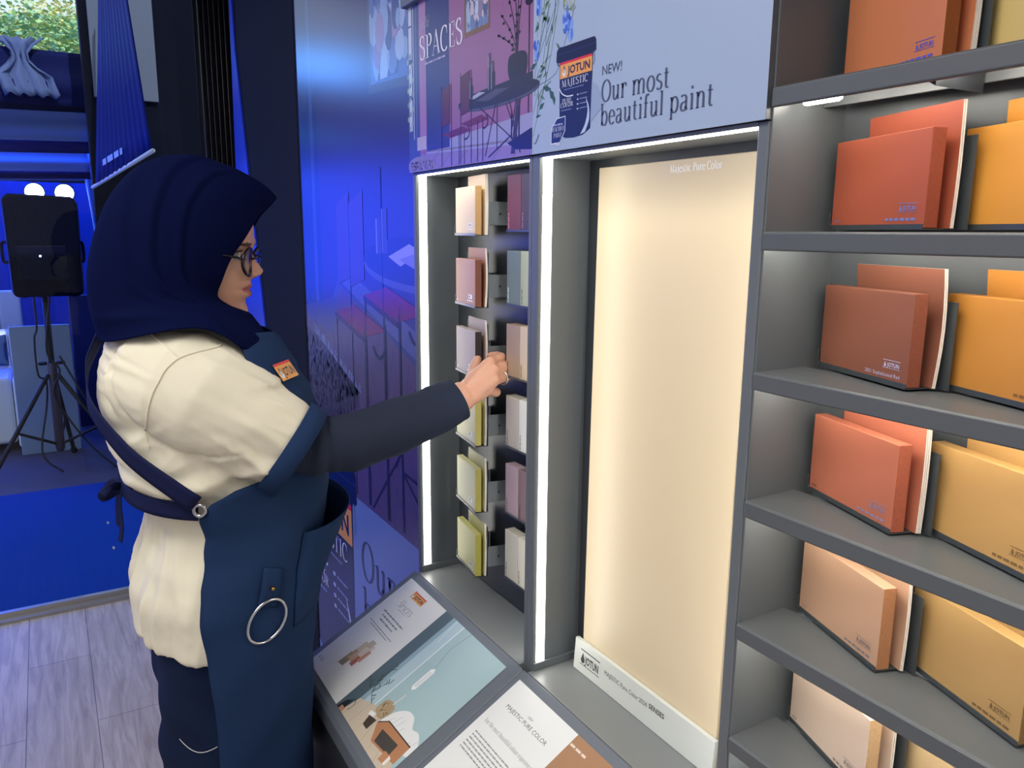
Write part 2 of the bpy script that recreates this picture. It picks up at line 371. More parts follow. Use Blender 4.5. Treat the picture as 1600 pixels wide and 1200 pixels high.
# ------------------------------------------------------------------ the stand: floor, walls, glass, ceiling
def laminate():
    m = bpy.data.materials.new('laminate_planks'); m.use_nodes = True
    nt = m.node_tree; b = nt.nodes['Principled BSDF']; L = nt.links.new
    tc = nt.nodes.new('ShaderNodeTexCoord'); mp = nt.nodes.new('ShaderNodeMapping')
    br = nt.nodes.new('ShaderNodeTexBrick'); br.offset = .37; br.inputs['Scale'].default_value = 1
    br.inputs['Brick Width'].default_value = 1.2; br.inputs['Row Height'].default_value = .19; br.inputs['Mortar Size'].default_value = .0012; br.inputs['Mortar Smooth'].default_value = .2
    br.inputs['Color1'].default_value = lin('#cdc3bd'); br.inputs['Color2'].default_value = lin('#c4b8b0'); br.inputs['Mortar'].default_value = lin('#6d625d')
    n = nt.nodes.new('ShaderNodeTexNoise'); mp2 = nt.nodes.new('ShaderNodeMapping'); mp2.inputs['Scale'].default_value = (2.2, 26, 1)
    n.inputs['Scale'].default_value = 1.6; n.inputs['Detail'].default_value = 7; n.inputs['Roughness'].default_value = .62; n.inputs['Distortion'].default_value = .7
    rp = nt.nodes.new('ShaderNodeValToRGB'); rp.color_ramp.elements[0].position = .36; rp.color_ramp.elements[0].color = (.62, .6, .58, 1); rp.color_ramp.elements[1].position = .62; rp.color_ramp.elements[1].color = (1.1, 1.1, 1.1, 1)
    mx = nt.nodes.new('ShaderNodeMix'); mx.data_type = 'RGBA'; mx.blend_type = 'MULTIPLY'; mx.inputs[0].default_value = .8
    L(tc.outputs['Object'], mp.inputs['Vector']); L(mp.outputs['Vector'], br.inputs['Vector']); L(tc.outputs['Object'], mp2.inputs['Vector']); L(mp2.outputs['Vector'], n.inputs['Vector'])
    L(n.outputs['Fac'], rp.inputs['Fac']); L(br.outputs['Color'], mx.inputs[6]); L(rp.outputs['Color'], mx.inputs[7]); L(mx.outputs[2], b.inputs['Base Color'])
    b.inputs['Roughness'].default_value = .42
    return m
GX = -2.1                                      # the glass front of the stand
bm = B(); box(bm, GX, 2.4, -2.8, .2, -.06, 0); struct('floor', bm, laminate())
wallm = mat('wall_paint_dark', '#2b2e36', .6)
bm = B(); box(bm, GX - .02, 2.4, .15, .22, 0, 2.7); struct('wall_back', bm, wallm)
bm = B(); box(bm, 2.4, 2.46, -2.8, .2, 0, 2.7); struct('wall_right', bm, mat('wall_paint_pale', '#c9c8c4', .7))
bm = B(); box(bm, GX, 2.4, -2.86, -2.8, 0, 2.7); struct('wall_front', bm, mat('wall_paint_pale', '#c9c8c4', .7))
bm = B(); box(bm, GX - .1, 2.46, -2.86, .22, 2.7, 2.76); struct('ceiling', bm, mat('ceiling_paint', '#d8d8d6', .7))
# threshold of the glass front
bm = B(); box(bm, GX - .035, GX + .05, -2.8, .15, -.02, .012); box(bm, GX - .012, GX + .012, -2.8, .15, .012, .03)
struct('trim_1', bm, mat('aluminium_threshold', '#a9a6a2', .35, .6))
bm = B(); box(bm, GX - .03, GX + .03, -2.8, .15, 2.5, 2.7); struct('trim_2', bm, mat('frame_black', '#15171c', .4))
def glass_mat():
    m = bpy.data.materials.new('clear_glass'); m.use_nodes = True; nt = m.node_tree; nt.nodes.clear(); L = nt.links.new
    o = nt.nodes.new('ShaderNodeOutputMaterial'); t = nt.nodes.new('ShaderNodeBsdfTransparent'); t.inputs[0].default_value = (.9, .94, .95, 1)
    g = nt.nodes.new('ShaderNodeBsdfGlossy'); g.inputs['Roughness'].default_value = .02; ge = nt.nodes.new('ShaderNodeNewGeometry'); mu_ = nt.nodes.new('ShaderNodeMath'); mu_.operation = 'SUBTRACT'; mu_.use_clamp = True
    f = nt.nodes.new('ShaderNodeFresnel'); f.inputs['IOR'].default_value = 1.35; mx = nt.nodes.new('ShaderNodeMixShader')
    L(f.outputs[0], mu_.inputs[0]); L(ge.outputs['Backfacing'], mu_.inputs[1]); L(mu_.outputs[0], mx.inputs[0]); L(t.outputs[0], mx.inputs[1]); L(g.outputs[0], mx.inputs[2]); L(mx.outputs[0], o.inputs[0]); return m
GLASS = glass_mat()
bm = B(); box(bm, GX - .004, GX + .004, -2.8, -.0, .03, 2.5); struct('window_1', bm, GLASS)
# folded stack of the glass door: dark upright profiles beside the corner
dr = thing('folding_door', 'stack of dark upright door profiles folded into the corner beside the pillar', 'door', (GX, .07, 0)); dr['kind'] = 'structure'; dr.name = 'door_1'
blk = mat('door_profile_black', '#0d0f15', .25)
for i in range(7):
    y = .012 + i * .0195
    bm = B(); box(bm, GX - .02, GX + .018, y, y + .013, .03, 2.5)
    obj('stile', bm, blk, dr, bevel=.003)
bm = B(); box(bm, GX - .012, GX - .006, .0, .148, .03, 2.5); obj('door_panel', bm, mat('door_panel_black', '#07080c', .3), dr)
# pillar and printed mural
bm = B(); box(bm, -1.77, -1.041, .0855, .128, 0, 2.7)
struct('wall_pillar', bm, mat('pillar_laminate', '#2b2f3a', .7, spec=.012, bump=.05, bscale=400), bevel=.002)

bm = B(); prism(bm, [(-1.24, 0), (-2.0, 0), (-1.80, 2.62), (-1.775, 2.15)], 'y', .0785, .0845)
struct('blue_reflection_wedge', bm, mat('reflection_blue', '#2a44e0', .25))  # added wedge, its blue stands in for a reflection beside the pillar
# ------------------------------------------------------------------ display cabinets
CH = mat('charcoal_powder_coat', '#6a7074', .42, noise=.03, nscale=8, bump=.04, bscale=900)
CHD = mat('charcoal_back_board', '#30343a', .38, noise=.04, nscale=10)
LED = mat('led_diffuser', (1.0, .98, .91), .5, emit=12)
CZ = .8416; HZ = 1.604; PD = .085
def led(parent, x0, x1, y0, y1, z0, z1):
    bm = B(); box(bm, x0, x1, y0, y1, z0, z1); return obj('light_strip', bm, LED, parent)
def bay(name, label, x0, x1, li, ri, canopy=True):
    """cabinet with a lit niche between the inner faces li and ri"""
    t = thing(name, label, 'display cabinet', (x0, .08, 0))
    bm = B(); box(bm, x0, li, 0, .105, .1, HZ); obj('side_panel', bm, CH, t, bevel=.0015)
    bm = B(); box(bm, ri, x1, 0, .105, .1, HZ); obj('side_panel', bm, CH, t, bevel=.0015)
    bm = B(); box(bm, li, ri, PD, .105, CZ, HZ); obj('back_panel', bm, CHD, t)
    bm = B(); box(bm, li, ri, -.008, PD, CZ - .012, CZ); obj('worktop', bm, mat('worktop_grey', '#7d8081', .36, noise=.02, nscale=12), t, bevel=.001)
    bm = B(); box(bm, li, li + .004, .001, PD, CZ, CZ + .0125); obj('skirting', bm, CH, t, bevel=.0008)
    bm = B(); box(bm, li, ri, .0, PD, HZ - .004, HZ); obj('top_rail', bm, CH, t)
    led(t, li, li + .0009, .0065, .021, CZ + .013, HZ - .004); led(t, li + .004, ri, .003, .0135, HZ - .0052, HZ - .004)
    led(t, ri - .0009, ri, .0065, .021, CZ + .013, HZ - .009)
    for zz in (CZ + .07, HZ - .05):
        bm = B(); box(bm, li + .0007, li + .0015, .0055, .022, zz, zz + .0012); obj('strip_joint', bm, mat('joint_grey', '#9a9a96', .5), t)
    bm = B(); box(bm, x0 + .002, x1 - .002, .02, .1, .1, CZ - .012); obj('carcass', bm, CH, t)
    bm = B(); box(bm, x0 + .01, x1 - .01, .0, .1, 0, .1); obj('plinth', bm, CHD, t)
    return t
bay1 = bay('display_cabinet', 'charcoal cabinet whose lit niche holds two columns of small paint boards', -.0128, .3935, 0, .385)
bay2 = bay('display_cabinet', 'charcoal cabinet whose lit niche holds one tall cream panel', .3937, .8035, .411, .79)
def header(parent, x0, x1, label):
    bm = B(); box(bm, x0, x1, -.005, .105, HZ + .001, 1.88); obj('header_panel', bm, mat('header_board', '#5f656b', .5), parent)
    bm = B(); box(bm, x0 - (.006 if x0 < 0 else 0), x1, -.016, .105, 1.88, 2.1); obj('canopy', bm, CH, parent, bevel=.002)
header(bay1, -.0128, .4004, ''); header(bay2, .4006, .8035, '')

# header picture over the small boards: a dining room
def room_picture(a):
    """a: Art in metres; drawn in the coordinates of the left header board"""
    R = a.rect
    R(-.0128, .4004, 1.6045, 1.88, '#946492')
    R(-.0128, .4004, 1.6045, 1.632, '#8d7aa6'); a.poly([(.06, 1.632), (.4004, 1.62), (.4004, 1.66), (.06, 1.645)], '#9a98c0')
    a.poly([(.06, 1.6345), (.4004, 1.624), (.4004, 1.628), (.06, 1.637)], '#857a8a')
    R(-.0128, .035, 1.6045, 1.88, '#46508c'); R(.035, .062, 1.655, 1.88, '#a57aac'); R(.022, .06, 1.64, 1.662, '#b9aec0')
    for z in (1.675, 1.735, 1.795, 1.85): R(-.009, .004, z, z + .052, '#c5cbe0')
    R(.009, .012, 1.66, 1.88, '#b8bdd4'); R(.02, .023, 1.65, 1.88, '#71709a')
    for i in range(16): a.ell(-.004 + .01*math.sin(i*2.1), 1.68 + .008*i, .004, .005, '#77938f' if i % 2 else '#9bb09f', 8)
    R(.062, .15, 1.636, 1.88, '#3a3c78')
    for i in range(7): a.line([(-.01 + i*.06, 1.6045), (.06 + i*.055, 1.634)], .0008, '#7d636d')
    a.poly(smoothpath2([(-.0128, 1.6045), (-.0128, 1.622), (.03, 1.63), (.09, 1.618), (.11, 1.6075), (.06, 1.6045)]), '#8d7f93')
    rr = random.Random(4)
    for i in range(120):
        u, w = rr.uniform(-.01, .095), rr.uniform(1.606, 1.62); a.line([(u, w), (u + .003, w + .002)], .0009, rr.choice(['#a69aac', '#6f6478', '#b9aec0']), False)
    # picture in a frame (generic brush strokes)
    R(.203, .283, 1.79, 1.88, '#7d5a4a'); R(.209, .278, 1.797, 1.88, '#8f9fc0')
    for i in range(70):
        u, w = rr.uniform(.213, .274), rr.uniform(1.8, 1.878); a.clip = (.209, .278, 1.797, 1.8795)
        a.ell(u, w, rr.uniform(.003, .009), rr.uniform(.006, .016), rr.choice(['#b7c3da', '#6e7fae', '#c9b3c2', '#8c7f9e', '#9fb5cf', '#57638f']), 10)
    a.clip = None
    # branch in a dark vase
    V = '#231c33'
    a.poly(smoothpath2([(.345, 1.703), (.336, 1.718), (.336, 1.735), (.345, 1.742), (.375, 1.742), (.386, 1.733), (.384, 1.715), (.375, 1.703)]), V)
    for k, (du, dw) in enumerate([(-.045, .06), (-.03, .09), (-.012, .12), (.005, .125), (.018, .1), (-.055, .035)]):
        p = smoothpath2([(.36, 1.74), (.36 + du*.35, 1.74 + dw*.5), (.36 + du, 1.74 + dw)]); a.line(p, .0014, V)
        for j in range(3, len(p), 2): a.ell(p[j][0] + rr.uniform(-.006, .006), p[j][1], .0035, .002, V, 7, False)
    # lamp, table, tableware
    R(.389, .3915, 1.66, 1.80, V); a.ell(.39, 1.802, .01, .006, V)
    a.ell(.30, 1.692, .118, .014, '#4a4a66'); a.ell(.30, 1.695, .118, .013, '#262338')
    a.poly([(.30, 1.708), (.40, 1.712), (.4004, 1.70), (.30, 1.70)], '#262338')
    a.poly([(.24, 1.694), (.30, 1.703), (.34, 1.7), (.28, 1.69)], '#4c4763'); a.poly([(.22, 1.701), (.25, 1.706), (.27, 1.703), (.235, 1.698)], '#a9a6c4')
    for u, w, h in ((.225, 1.7, .03), (.283, 1.705, .05), (.292, 1.705, .038)):
        R(u - .006, u + .006, w, w + h*.6, '#30283e'); R(u - .003, u + .003, w + h*.6, w + h, '#4f4864'); R(u - .0045, u - .003, w, w + h*.9, '#a79fc0')
    # chairs: thin metal frames with ox-red seats
    for (u, sw, sz, h) in ((.122, .1, 1.657, .075), (.19, .09, 1.667, .075)):
        a.poly([(u, sz), (u + sw*.75, sz + .006), (u + sw, sz - .002), (u + sw*.3, sz - .007)], '#6b2a44')
        a.line(arc(u + sw*.85, sz - .004, sw*.12, .01, -120, 60), .002, V)
        a.poly([(u, sz + .012), (u + .03, sz + .016), (u + .03, sz + h), (u, sz + h - .006)], '#5c2c46')
        for q in (0, .035, sw*.62, sw*.8): a.line([(u + q, sz + (h if q < .04 else 0)), (u + q, 1.606)], .0017, V)
    for p in ([(.3, 1.682), (.27, 1.612)], [(.34, 1.682), (.37, 1.61)], [(.25, 1.685), (.35, 1.63), (.36, 1.635), (.33, 1.68)], [(.28, 1.61), (.345, 1.635), (.36, 1.69)], [(.305, 1.682), (.305, 1.62)]):
        a.line(p, .0016, V)
    a.poly([(.36, 1.68), (.37, 1.683), (.355, 1.61), (.345, 1.61)], '#3a2f4c'); a.poly([(.335, 1.625), (.4004, 1.64), (.4004, 1.612), (.36, 1.615)], '#231c33')
    R(.345, .3475, 1.63, 1.668, V); R(.365, .368, 1.63, 1.672, V)
    a.serif('SPACES', .0395, 1.7855, .053, '#e3dff2', .157, wt=1.25)
    a.serif('Soulful', .041, 1.834, .024, '#cfc6e6', .036, slant=.2, wt=.7)
    a.words(.058, 1.7755, .085, .0035, '#a9a0cc', 2)
a = Art((0, -.0055, 0), (1, 0, 0), (0, 0, 1), rough=.27); room_picture(a)
a.build('poster_print', bay1)

# header picture over the tall panel: pale blue with pail, flowers and words
def flower_picture(a, x0, x1, z0, z1):
    a.rect(x0, x1, z0, z1, '#a3b4cd')
    G, Lf = '#4f6b58', '#2f5548'; rr = random.Random(7)
    for p in ([(.402, 1.627), (.445, 1.73), (.48, 1.88)], [(.402, 1.655), (.43, 1.74), (.445, 1.88)], [(.404, 1.70), (.425, 1.78), (.428, 1.88)], [(.402, 1.69), (.455, 1.70), (.475, 1.735), (.492, 1.77), (.5, 1.88)], [(.41, 1.72), (.46, 1.79), (.475, 1.80), (.47, 1.81)]):
        a.line(smoothpath2(p), .0011, G)
    for (u, w, an, l) in ((.425, 1.688, -20, .02), (.44, 1.683, -50, .022), (.41, 1.72, 200, .018), (.415, 1.77, 230, .016), (.45, 1.676, -75, .016), (.43, 1.668, 210, .016), (.46, 1.80, 60, .014), (.405, 1.80, 100, .016)):
        ca, sa = math.cos(math.radians(an)), math.sin(math.radians(an))
        a.poly([(u, w), (u + l*.5*ca - l*.22*sa, w + l*.5*sa + l*.22*ca), (u + l*ca, w + l*sa), (u + l*.5*ca + l*.2*sa, w + l*.5*sa - l*.2*ca)], Lf)
    for i in range(16):
        u0 = .402 + rr.uniform(0, .03); w0 = 1.65 + i*.0145; a.line(smoothpath2([(u0, w0), (u0 + rr.uniform(.005, .02), w0 + .03), (u0 + rr.uniform(.01, .045), w0 + rr.uniform(.04, .07))]), .0016, rr.choice([G, '#6d8a68', Lf, '#7f9a78']), i == 0)
        for j in range(2):
            q, r_ = u0 + rr.uniform(0, .03), w0 + rr.uniform(0, .05); an = rr.uniform(0, 6.3); a.poly([(q, r_), (q + .008*math.cos(an) - .002*math.sin(an), r_ + .008*math.sin(an) + .002*math.cos(an)), (q + .014*math.cos(an), r_ + .014*math.sin(an)), (q + .008*math.cos(an) + .002*math.sin(an), r_ + .008*math.sin(an) - .002*math.cos(an))], rr.choice([Lf, G, '#5f7f62']), False)
    for (u, w, s) in ((.481, 1.748, .016), (.477, 1.762, .013), (.408, 1.735, .012), (.413, 1.79, .012), (.512, 1.80, .012)):
        for i in range(14): a.ell(u + rr.uniform(-s, s)*.5, w + rr.uniform(-s, s)*.8, s*.22, s*.45, rr.choice(['#4a6bd0', '#5e83dc', '#7f9fe6', '#3d57b4', '#8fb0ea']), 9)
    for i in range(9): a.line(arc(.484 + rr.uniform(-.008, .012), 1.777 + rr.uniform(-.006, .01), .006, .006, rr.uniform(0, 180), rr.uniform(190, 340), 6), .0014, rr.choice(['#7d8f63', '#a8b27c', '#5f7550']))
    a.poly([(.53, 1.63), (.56, 1.65), (.545, 1.672), (.53, 1.68)], '#95a5c2')
    bucket(a, .4565, .5405, 1.6175, 1.7285)
    # badge
    a.poly([(.4475, 1.613), (.4475, 1.633), (.46, 1.6445), (.4795, 1.6455), (.4795, 1.6275), (.468, 1.6135)], '#dfe6f4')
    a.poly([(.4485, 1.6145), (.4485, 1.6325), (.4605, 1.6435), (.4785, 1.6445), (.4785, 1.628), (.4675, 1.6145)], '#1c2a63')
    a.words(.4535, 1.6355, .02, .002, '#aab6da', 4); a.serif('BEAUTIFUL', .4488, 1.6285, .0075, '#e6ebf7', .029); a.serif('PAINT', .4535, 1.621, .0075, '#e6ebf7', .018)
    a.line(arc(.4645, 1.616, .009, .004, 200, 300, 6), .0012, '#dfe6f4')
    a.line([(.406, 1.6185), (.41, 1.6185), (.418, 1.629)], .0016, '#5f6f8c')
    a.sans('NEW!', .5525, 1.682, .0108, '#4c546c', .036)
    a.serif('Our most', .5535, 1.652, .0335, '#4a536d', .1165, wt=1.12); a.serif('beautiful paint', .5525, 1.6255, .0335, '#4a536d', .183, wt=1.12)
a = Art((0, -.0055, 0), (1, 0, 0), (0, 0, 1)); a.clip = None
flower_picture(a, .4006, .8035, 1.6045, 1.88); a.build('poster_print', bay2)

# tall cream panel and its sign strip
t = thing('paint_panel', 'tall cream painted panel standing in the lit niche of the middle cabinet', 'paint sample', (.58, .08, CZ))
cream = mat('paint_cream', '#dfcdac', .36)
bm = B(); prism(bm, [(.071, CZ + .001), (.079, CZ + .001), (.0845, 1.588), (.0765, 1.588)], 'x', .4435, .7215); obj('board', bm, cream, t, bevel=.0008)
a = Art((0, .0644, 0), (1, 0, 0), (0, .00738, 1)); a.serif('Majestic Pure Color', .586, 1.5735, .0128, '#ffffff', .086, wt=1.7); a.build('lettering', t, 'white lettering')
bm = B(); prism(bm, [(.061, CZ + .0005), (.067, CZ + .0005), (.0705, .8915), (.0645, .8915)], 'x', .4335, .7265)
s = tag(obj('sign_strip', bm, mat('sign_white', '#d8dcd6', .4), bevel=.0006), 'long white sign strip with printed words along the foot of the cream panel', 'sign')
a = Art((0, .0608, CZ), (1, 0, 0), (0, .0035, .05))
paint_logo(a, .4495, .0145, .0475, .0245, mono='#3a3d40')
a.sans('MAJESTIC Pure Color 2024', .508, .0265, .0072, '#55585a', .094); a.sans('SENSES', .6065, .0285, .0072, '#3a3d40', .0305, bold=.02)
a.build('lettering', s)

# sloping reading desks
SN = Vector((0, .232, .1299)).normalized()
def desk(x0, x1, label):
    t = thing('display_desk', label, 'display desk', ((x0 + x1) / 2, -.1, 0))
    bm = B(); prism(bm, [(-.0085, CZ - .0008), (-.2405, .7113), (-.247, .704), (-.247, .672), (-.232, .665), (-.0085, .79)], 'x', x0, x1); obj('sloping_top', bm, mat('desk_charcoal', '#6a7079', .45), t, bevel=.0015)
    bm = B(); box(bm, x0 + .001, x1 - .001, -.2445, -.009, .06, .655); obj('front_panel', bm, CHD, t, bevel=.002)
    bm = B(); box(bm, x0 + .01, x1 - .01, -.2, -.012, 0, .06); obj('plinth', bm, CHD, t)
    return t
desk1 = desk(-.0128, .3998, 'sloping charcoal desk carrying the pale blue bedroom picture, at the apron')
desk2 = desk(.4004, .8035, 'sloping charcoal desk carrying the white and brown leaflet, below the tall cream panel')
def dart(): return Art(Vector((0, -.2405, .7113)) + Vector((0, -SN.z, SN.y)) * .0008, (1, 0, 0), SN)
a = dart(); a.rect(.004, .372, .012, .25, '#e4e4e2'); a.clip = (.16, .372, .012, .25)
a.rect(.16, .372, .012, .25, '#a9c4c8'); a.rect(.16, .19, .012, .25, '#54666e'); a.rect(.19, .229, .05, .25, '#b6cdd6'); a.rect(.19, .201, .05, .25, '#93aebb')
a.rect(.2275, .2305, .06, .25, '#dfe9ec'); a.line([(.203, .25), (.212, .2)], .0012, '#dbe7ea')
a.poly([(.18, .012), (.19, .048), (.236, .064), (.285, .05), (.372, .03), (.372, .012)], '#cfc0ab')
for i in range(7): a.line([(.19 + i*.028, .012), (.2 + i*.02, .06)], .0009, '#b3a28c')
a.poly([(.165, .012), (.17, .03), (.182, .038), (.183, .012)], '#2a2c30'); a.line(arc(.186, .031, .008, .01, -60, 200), .0012, '#2a2c30'); a.rect(.172, .185, .012, .02, '#b98a6c')
rr = random.Random(11)
for p in ([(.222, .058), (.198, .07), (.19, .085), (.182, .1)], [(.2, .07), (.205, .09), (.213, .1)], [(.192, .082), (.188, .105), (.186, .125)], [(.19, .07), (.176, .075), (.165, .08)]):
    q = smoothpath2(p); a.line(q, .0011, '#3c4a44')
    for j in range(2, len(q), 2): a.line([q[j], (q[j][0] + rr.uniform(-.008, .008), q[j][1] + rr.uniform(.003, .01))], .0018, '#46564c', False)
a.line(smoothpath2([(.261, .17), (.254, .19), (.25, .212), (.257, .25)]), .0009, '#6f7f84')
a.poly([(.2555, .125), (.2615, .119), (.2675, .125), (.2675, .163), (.262, .169), (.2555, .163)], '#f0f1f1'); a.rect(.258, .265, .127, .161, '#dde0e2')
a.poly(smoothpath2([(.238, .06), (.24, .08), (.256, .086), (.271, .08), (.27, .058), (.25, .053)]), '#b39c7a'); a.line([(.26, .083), (.263, .108)], .002, '#e4e4de')
for i in range(30): a.ell(rr.uniform(.243, .267), rr.uniform(.06, .08), .0022, .0016, rr.choice(['#8f7a5c', '#cbb690']), 7, False)
a.poly([(.234, .052), (.25, .056), (.25, .048), (.236, .045)], '#efefec'); a.poly([(.24, .046), (.262, .05), (.262, .03), (.246, .03)], '#4a3f38')
a.poly(smoothpath2([(.268, .055), (.278, .08), (.297, .096), (.318, .097), (.335, .085), (.352, .088), (.372, .075), (.372, .055), (.33, .05), (.29, .058)]), '#e9ebea')
for i in range(8): a.line([(.28 + i*.011, .058), (.288 + i*.011, .075 + .012*math.sin(i))], .0013, '#cdd2d2')
a.poly([(.266, .05), (.284, .064), (.362, .067), (.364, .034), (.29, .026)], '#b9835e'); a.poly([(.288, .05), (.34, .055), (.343, .035), (.296, .03)], '#4d4844'); a.line([(.268, .051), (.285, .0645), (.362, .067)], .002, '#3c302a')
a.poly([(.33, .036), (.345, .037), (.346, .022), (.332, .02)], '#c08a66'); a.poly([(.345, .037), (.352, .035), (.352, .022), (.346, .022)], '#efeae4')
a.clip = None
paint_logo(a, .0505, .2225, .048, .0155); a.serif('SPACES', .0475, .1945, .0158, '#6d7174', .053, wt=.9); a.serif('Soulful', .0465, .2075, .006, '#8d9194', .013, slant=.2); a.words(.058, .1905, .03, .0012, '#9a9da0', 1)
for i, (u, l) in enumerate(((.03, .087), (.038, .069), (.044, .058))): a.words(u, .171 - i*.0083, l, .0028, '#7d8184', 20 + i)
for i, (u, l) in enumerate(((.023, .1), (.034, .077))): a.words(u, .1425 - i*.0048, l, .0017, '#85898b', 30 + i)
for (u, v, w, h, ro, c) in ((.066, .052, .018, .03, 8, '#8d8062'), (.07, .068, .03, .022, 5, '#a98f6c'), (.078, .07, .022, .036, 4, '#c2a17e'), (.092, .066, .012, .03, 0, '#b0654a'), (.072, .09, .026, .022, 6, '#c9b79c'), (.086, .086, .02, .03, 3, '#d3c5b4'), (.1, .08, .01, .026, 0, '#c08a70'), (.083, .106, .016, .016, 5, '#b9ad98')):
    sk = math.radians(ro); a.poly([(u, v), (u + w, v + w*math.sin(sk)), (u + w + h*.08, v + h + w*math.sin(sk)), (u + h*.08, v + h)], c)
a.words(.012, .03, .022, .0015, '#8d9194', 41); a.words(.014, .034, .018, .0015, '#8d9194', 42)
a.build('picture_sheet', desk1)
a = dart(); a.rect(.412, .565, .012, .25, '#e9ebe9'); a.rect(.565, .795, .012, .25, '#a9805f')
a.poly([(.565, .19), (.66, .16), (.66, .012), (.565, .012)], '#8f6a4d'); a.poly([(.66, .25), (.795, .25), (.795, .15), (.7, .19)], '#b58a66')
a.sans('NEW', .4795, .218, .0042, '#7a7d80', .0115); a.sans('MAJESTIC PURE COLOR', .4335, .207, .0068, '#4c4f52', .104)
a.serif('For the most beautiful colour experience', .425, .1715, .0098, '#55585b', .126, wt=.9)
for i in range(6): a.words(.4275, .1525 - i*.0058, .118 - (i == 5)*.04, .0021, '#95989a', 50 + i)
a.words(.567, .2325, .033, .0034, '#e8d6c8', 61)
a.build('leaflet_sheet', desk2)

# ------------------------------------------------------------------ mural on the wall left of the cabinets
def mural(a):  # inks darker and bluer than the header print, carrying the blue light
    R = a.rect; V = '#2a2440'; rr = random.Random(21)
    X0, X1, Z0, Z1 = -1.04, -.0135, 0.02, 2.65
    R(X0, X1, Z0, .788, '#7288c8')
    a.clip = (X0, X1, .788, Z1)
    R(X0, X1, .788, Z1, '#42397a'); R(X0, -.86, 1.28, Z1, '#2f3a78'); R(-.93, -.9, 1.3, Z1, '#4a5296')
    # floor boards, skirting
    a.poly([(X0, 1.275), (-.78, 1.2), (X1, .95), (X1, .788), (X0, .788)], '#5c4a72'); a.poly([(-.72, 1.36), (X1, 1.15), (X1, 1.235), (-.72, 1.42)], '#5a5c98'); a.poly([(-.72, 1.36), (X1, 1.15), (X1, 1.166), (-.72, 1.374)], '#43467c')
    a.poly([(X0, 1.28), (-.78, 1.32), (-.72, 1.38), (-.72, 1.24), (-.78, 1.2), (X0, 1.24)], '#4c4c86'); a.poly([(-.72, 1.362), (X1, 1.152), (X1, .788), (X0, .788), (X0, 1.25), (-.78, 1.22)], '#5c4a72')
    for i in range(12): a.line([(-.95 + i*.075, 1.28 - i*.02), (-.75 + i*.1, .788)], .002, '#4a3b60')
    for i in range(9): a.line([(-.7 + i*.09, 1.32 - i*.02), (-.95 + i*.12, .9 - i*.01)], .002, '#4b3c61')
    # rug with pale fringe
    a.poly([(X0, 1.215), (-.86, 1.19), (-.73, 1.14), (-.575, 1.095), (-.6, 1.065), (-.8, .985), (X0, .93)], '#3a3156')
    for i in range(420):
        t = rr.random(); s_ = rr.random(); u = lerp(X0, lerp(-.6, -.575, s_), t); w = lerp(lerp(.94, 1.075, t), lerp(1.205, 1.1, t), s_)
        a.line([(u, w), (u + rr.uniform(-.01, .01), w + .013)], .003, rr.choice(['#4a4070', '#2f2748', '#5a4f80']), False)
    a.k += 1
    for i in range(60):
        t = i / 59; u = lerp(-.955, -.575, t); w = lerp(1.215, 1.093, t); a.line([(u, w - .006), (u + rr.uniform(-.006, .012), w + .016)], .0035, rr.choice(['#8f9ad2', '#6f78b4']), False)
    for i in range(60):
        t = i / 59; u = lerp(-.955, -.59, t); w = lerp(.93, 1.07, t); a.line([(u, w + .006), (u + rr.uniform(-.006, .006), w - .022)], .005, '#3d3250', False)
    # framed picture, brush strokes only
    a.poly([(-.46, 1.81), (-.2, 1.795), (-.2, 2.35), (-.46, 2.35)], '#4e4a78'); a.poly([(-.445, 1.828), (-.21, 1.815), (-.21, 2.35), (-.445, 2.35)], '#5a72bc')
    a.clip = (-.445, -.21, 1.83, 2.35)
    for i in range(150):
        u, w = rr.uniform(-.43, -.22), rr.uniform(1.84, 2.33); a.ell(u, w, rr.uniform(.01, .03), rr.uniform(.015, .05), rr.choice(['#93aee0', '#5a6fb8', '#9d8fc6', '#6c7fc4', '#a9c0ea', '#4a5a9c', '#8a7ab4']), 10)
    a.clip = (X0, X1, .788, Z1)
    # table with things on it
    a.ell(-.2, 1.425, .32, .055, '#5b5a90'); a.ell(-.2, 1.438, .32, .052, '#39335c')
    a.poly([(-.36, 1.445), (-.24, 1.475), (-.18, 1.46), (-.29, 1.425)], '#a9a4d0'); a.poly([(-.3, 1.44), (-.12, 1.47), (-.05, 1.45), (-.2, 1.42)], '#8d88b8')
    for u, w, h in ((-.42, 1.45, .08), (-.385, 1.452, .1)): R(u - .02, u + .02, w, w + h, '#4c4578'); R(u - .014, u - .008, w, w + h, '#8f8ac0')
    for u in (-.62, -.52): a.poly([(u - .1, 1.36), (u, 1.385), (u, 1.6), (u - .1, 1.57)], '#55407a')
    # chairs
    for (u, z) in ((-.755, 1.285), (-.53, 1.345)):
        a.poly([(u, z), (u + .155, z + .03), (u + .375, z - .015), (u + .22, z - .045)], '#7a2048'); a.poly([(u, z), (u + .22, z - .045), (u + .22, z - .06), (u, z - .012)], '#3c1c44')
        a.line(arc(u + .32, z - .035, .045, .05, -150, 40, 12), .009, V)
        for q, zt in ((.01, 0), (.13, .3), (.225, -.03), (.23, -.01), (.365, 0)): a.line([(u + q, z + zt), (u + q + .004, .8)], .006, V)
    for p in ([(-.02, 1.38), (-.3, 1.06)], [(-.1, 1.3), (-.34, .95)], [(-.3, .95), (-.014, .93)], [(-.3, .95), (-.05, .8)], [(-.5, .8), (-.3, 1.0)]): a.line(p, .007, V)
    a.clip = (X0, X1, Z0, .95)
    bucket(a, -1.16, -.628, .16, .866, False)
    a.clip = (X0, X1, Z0, .788)
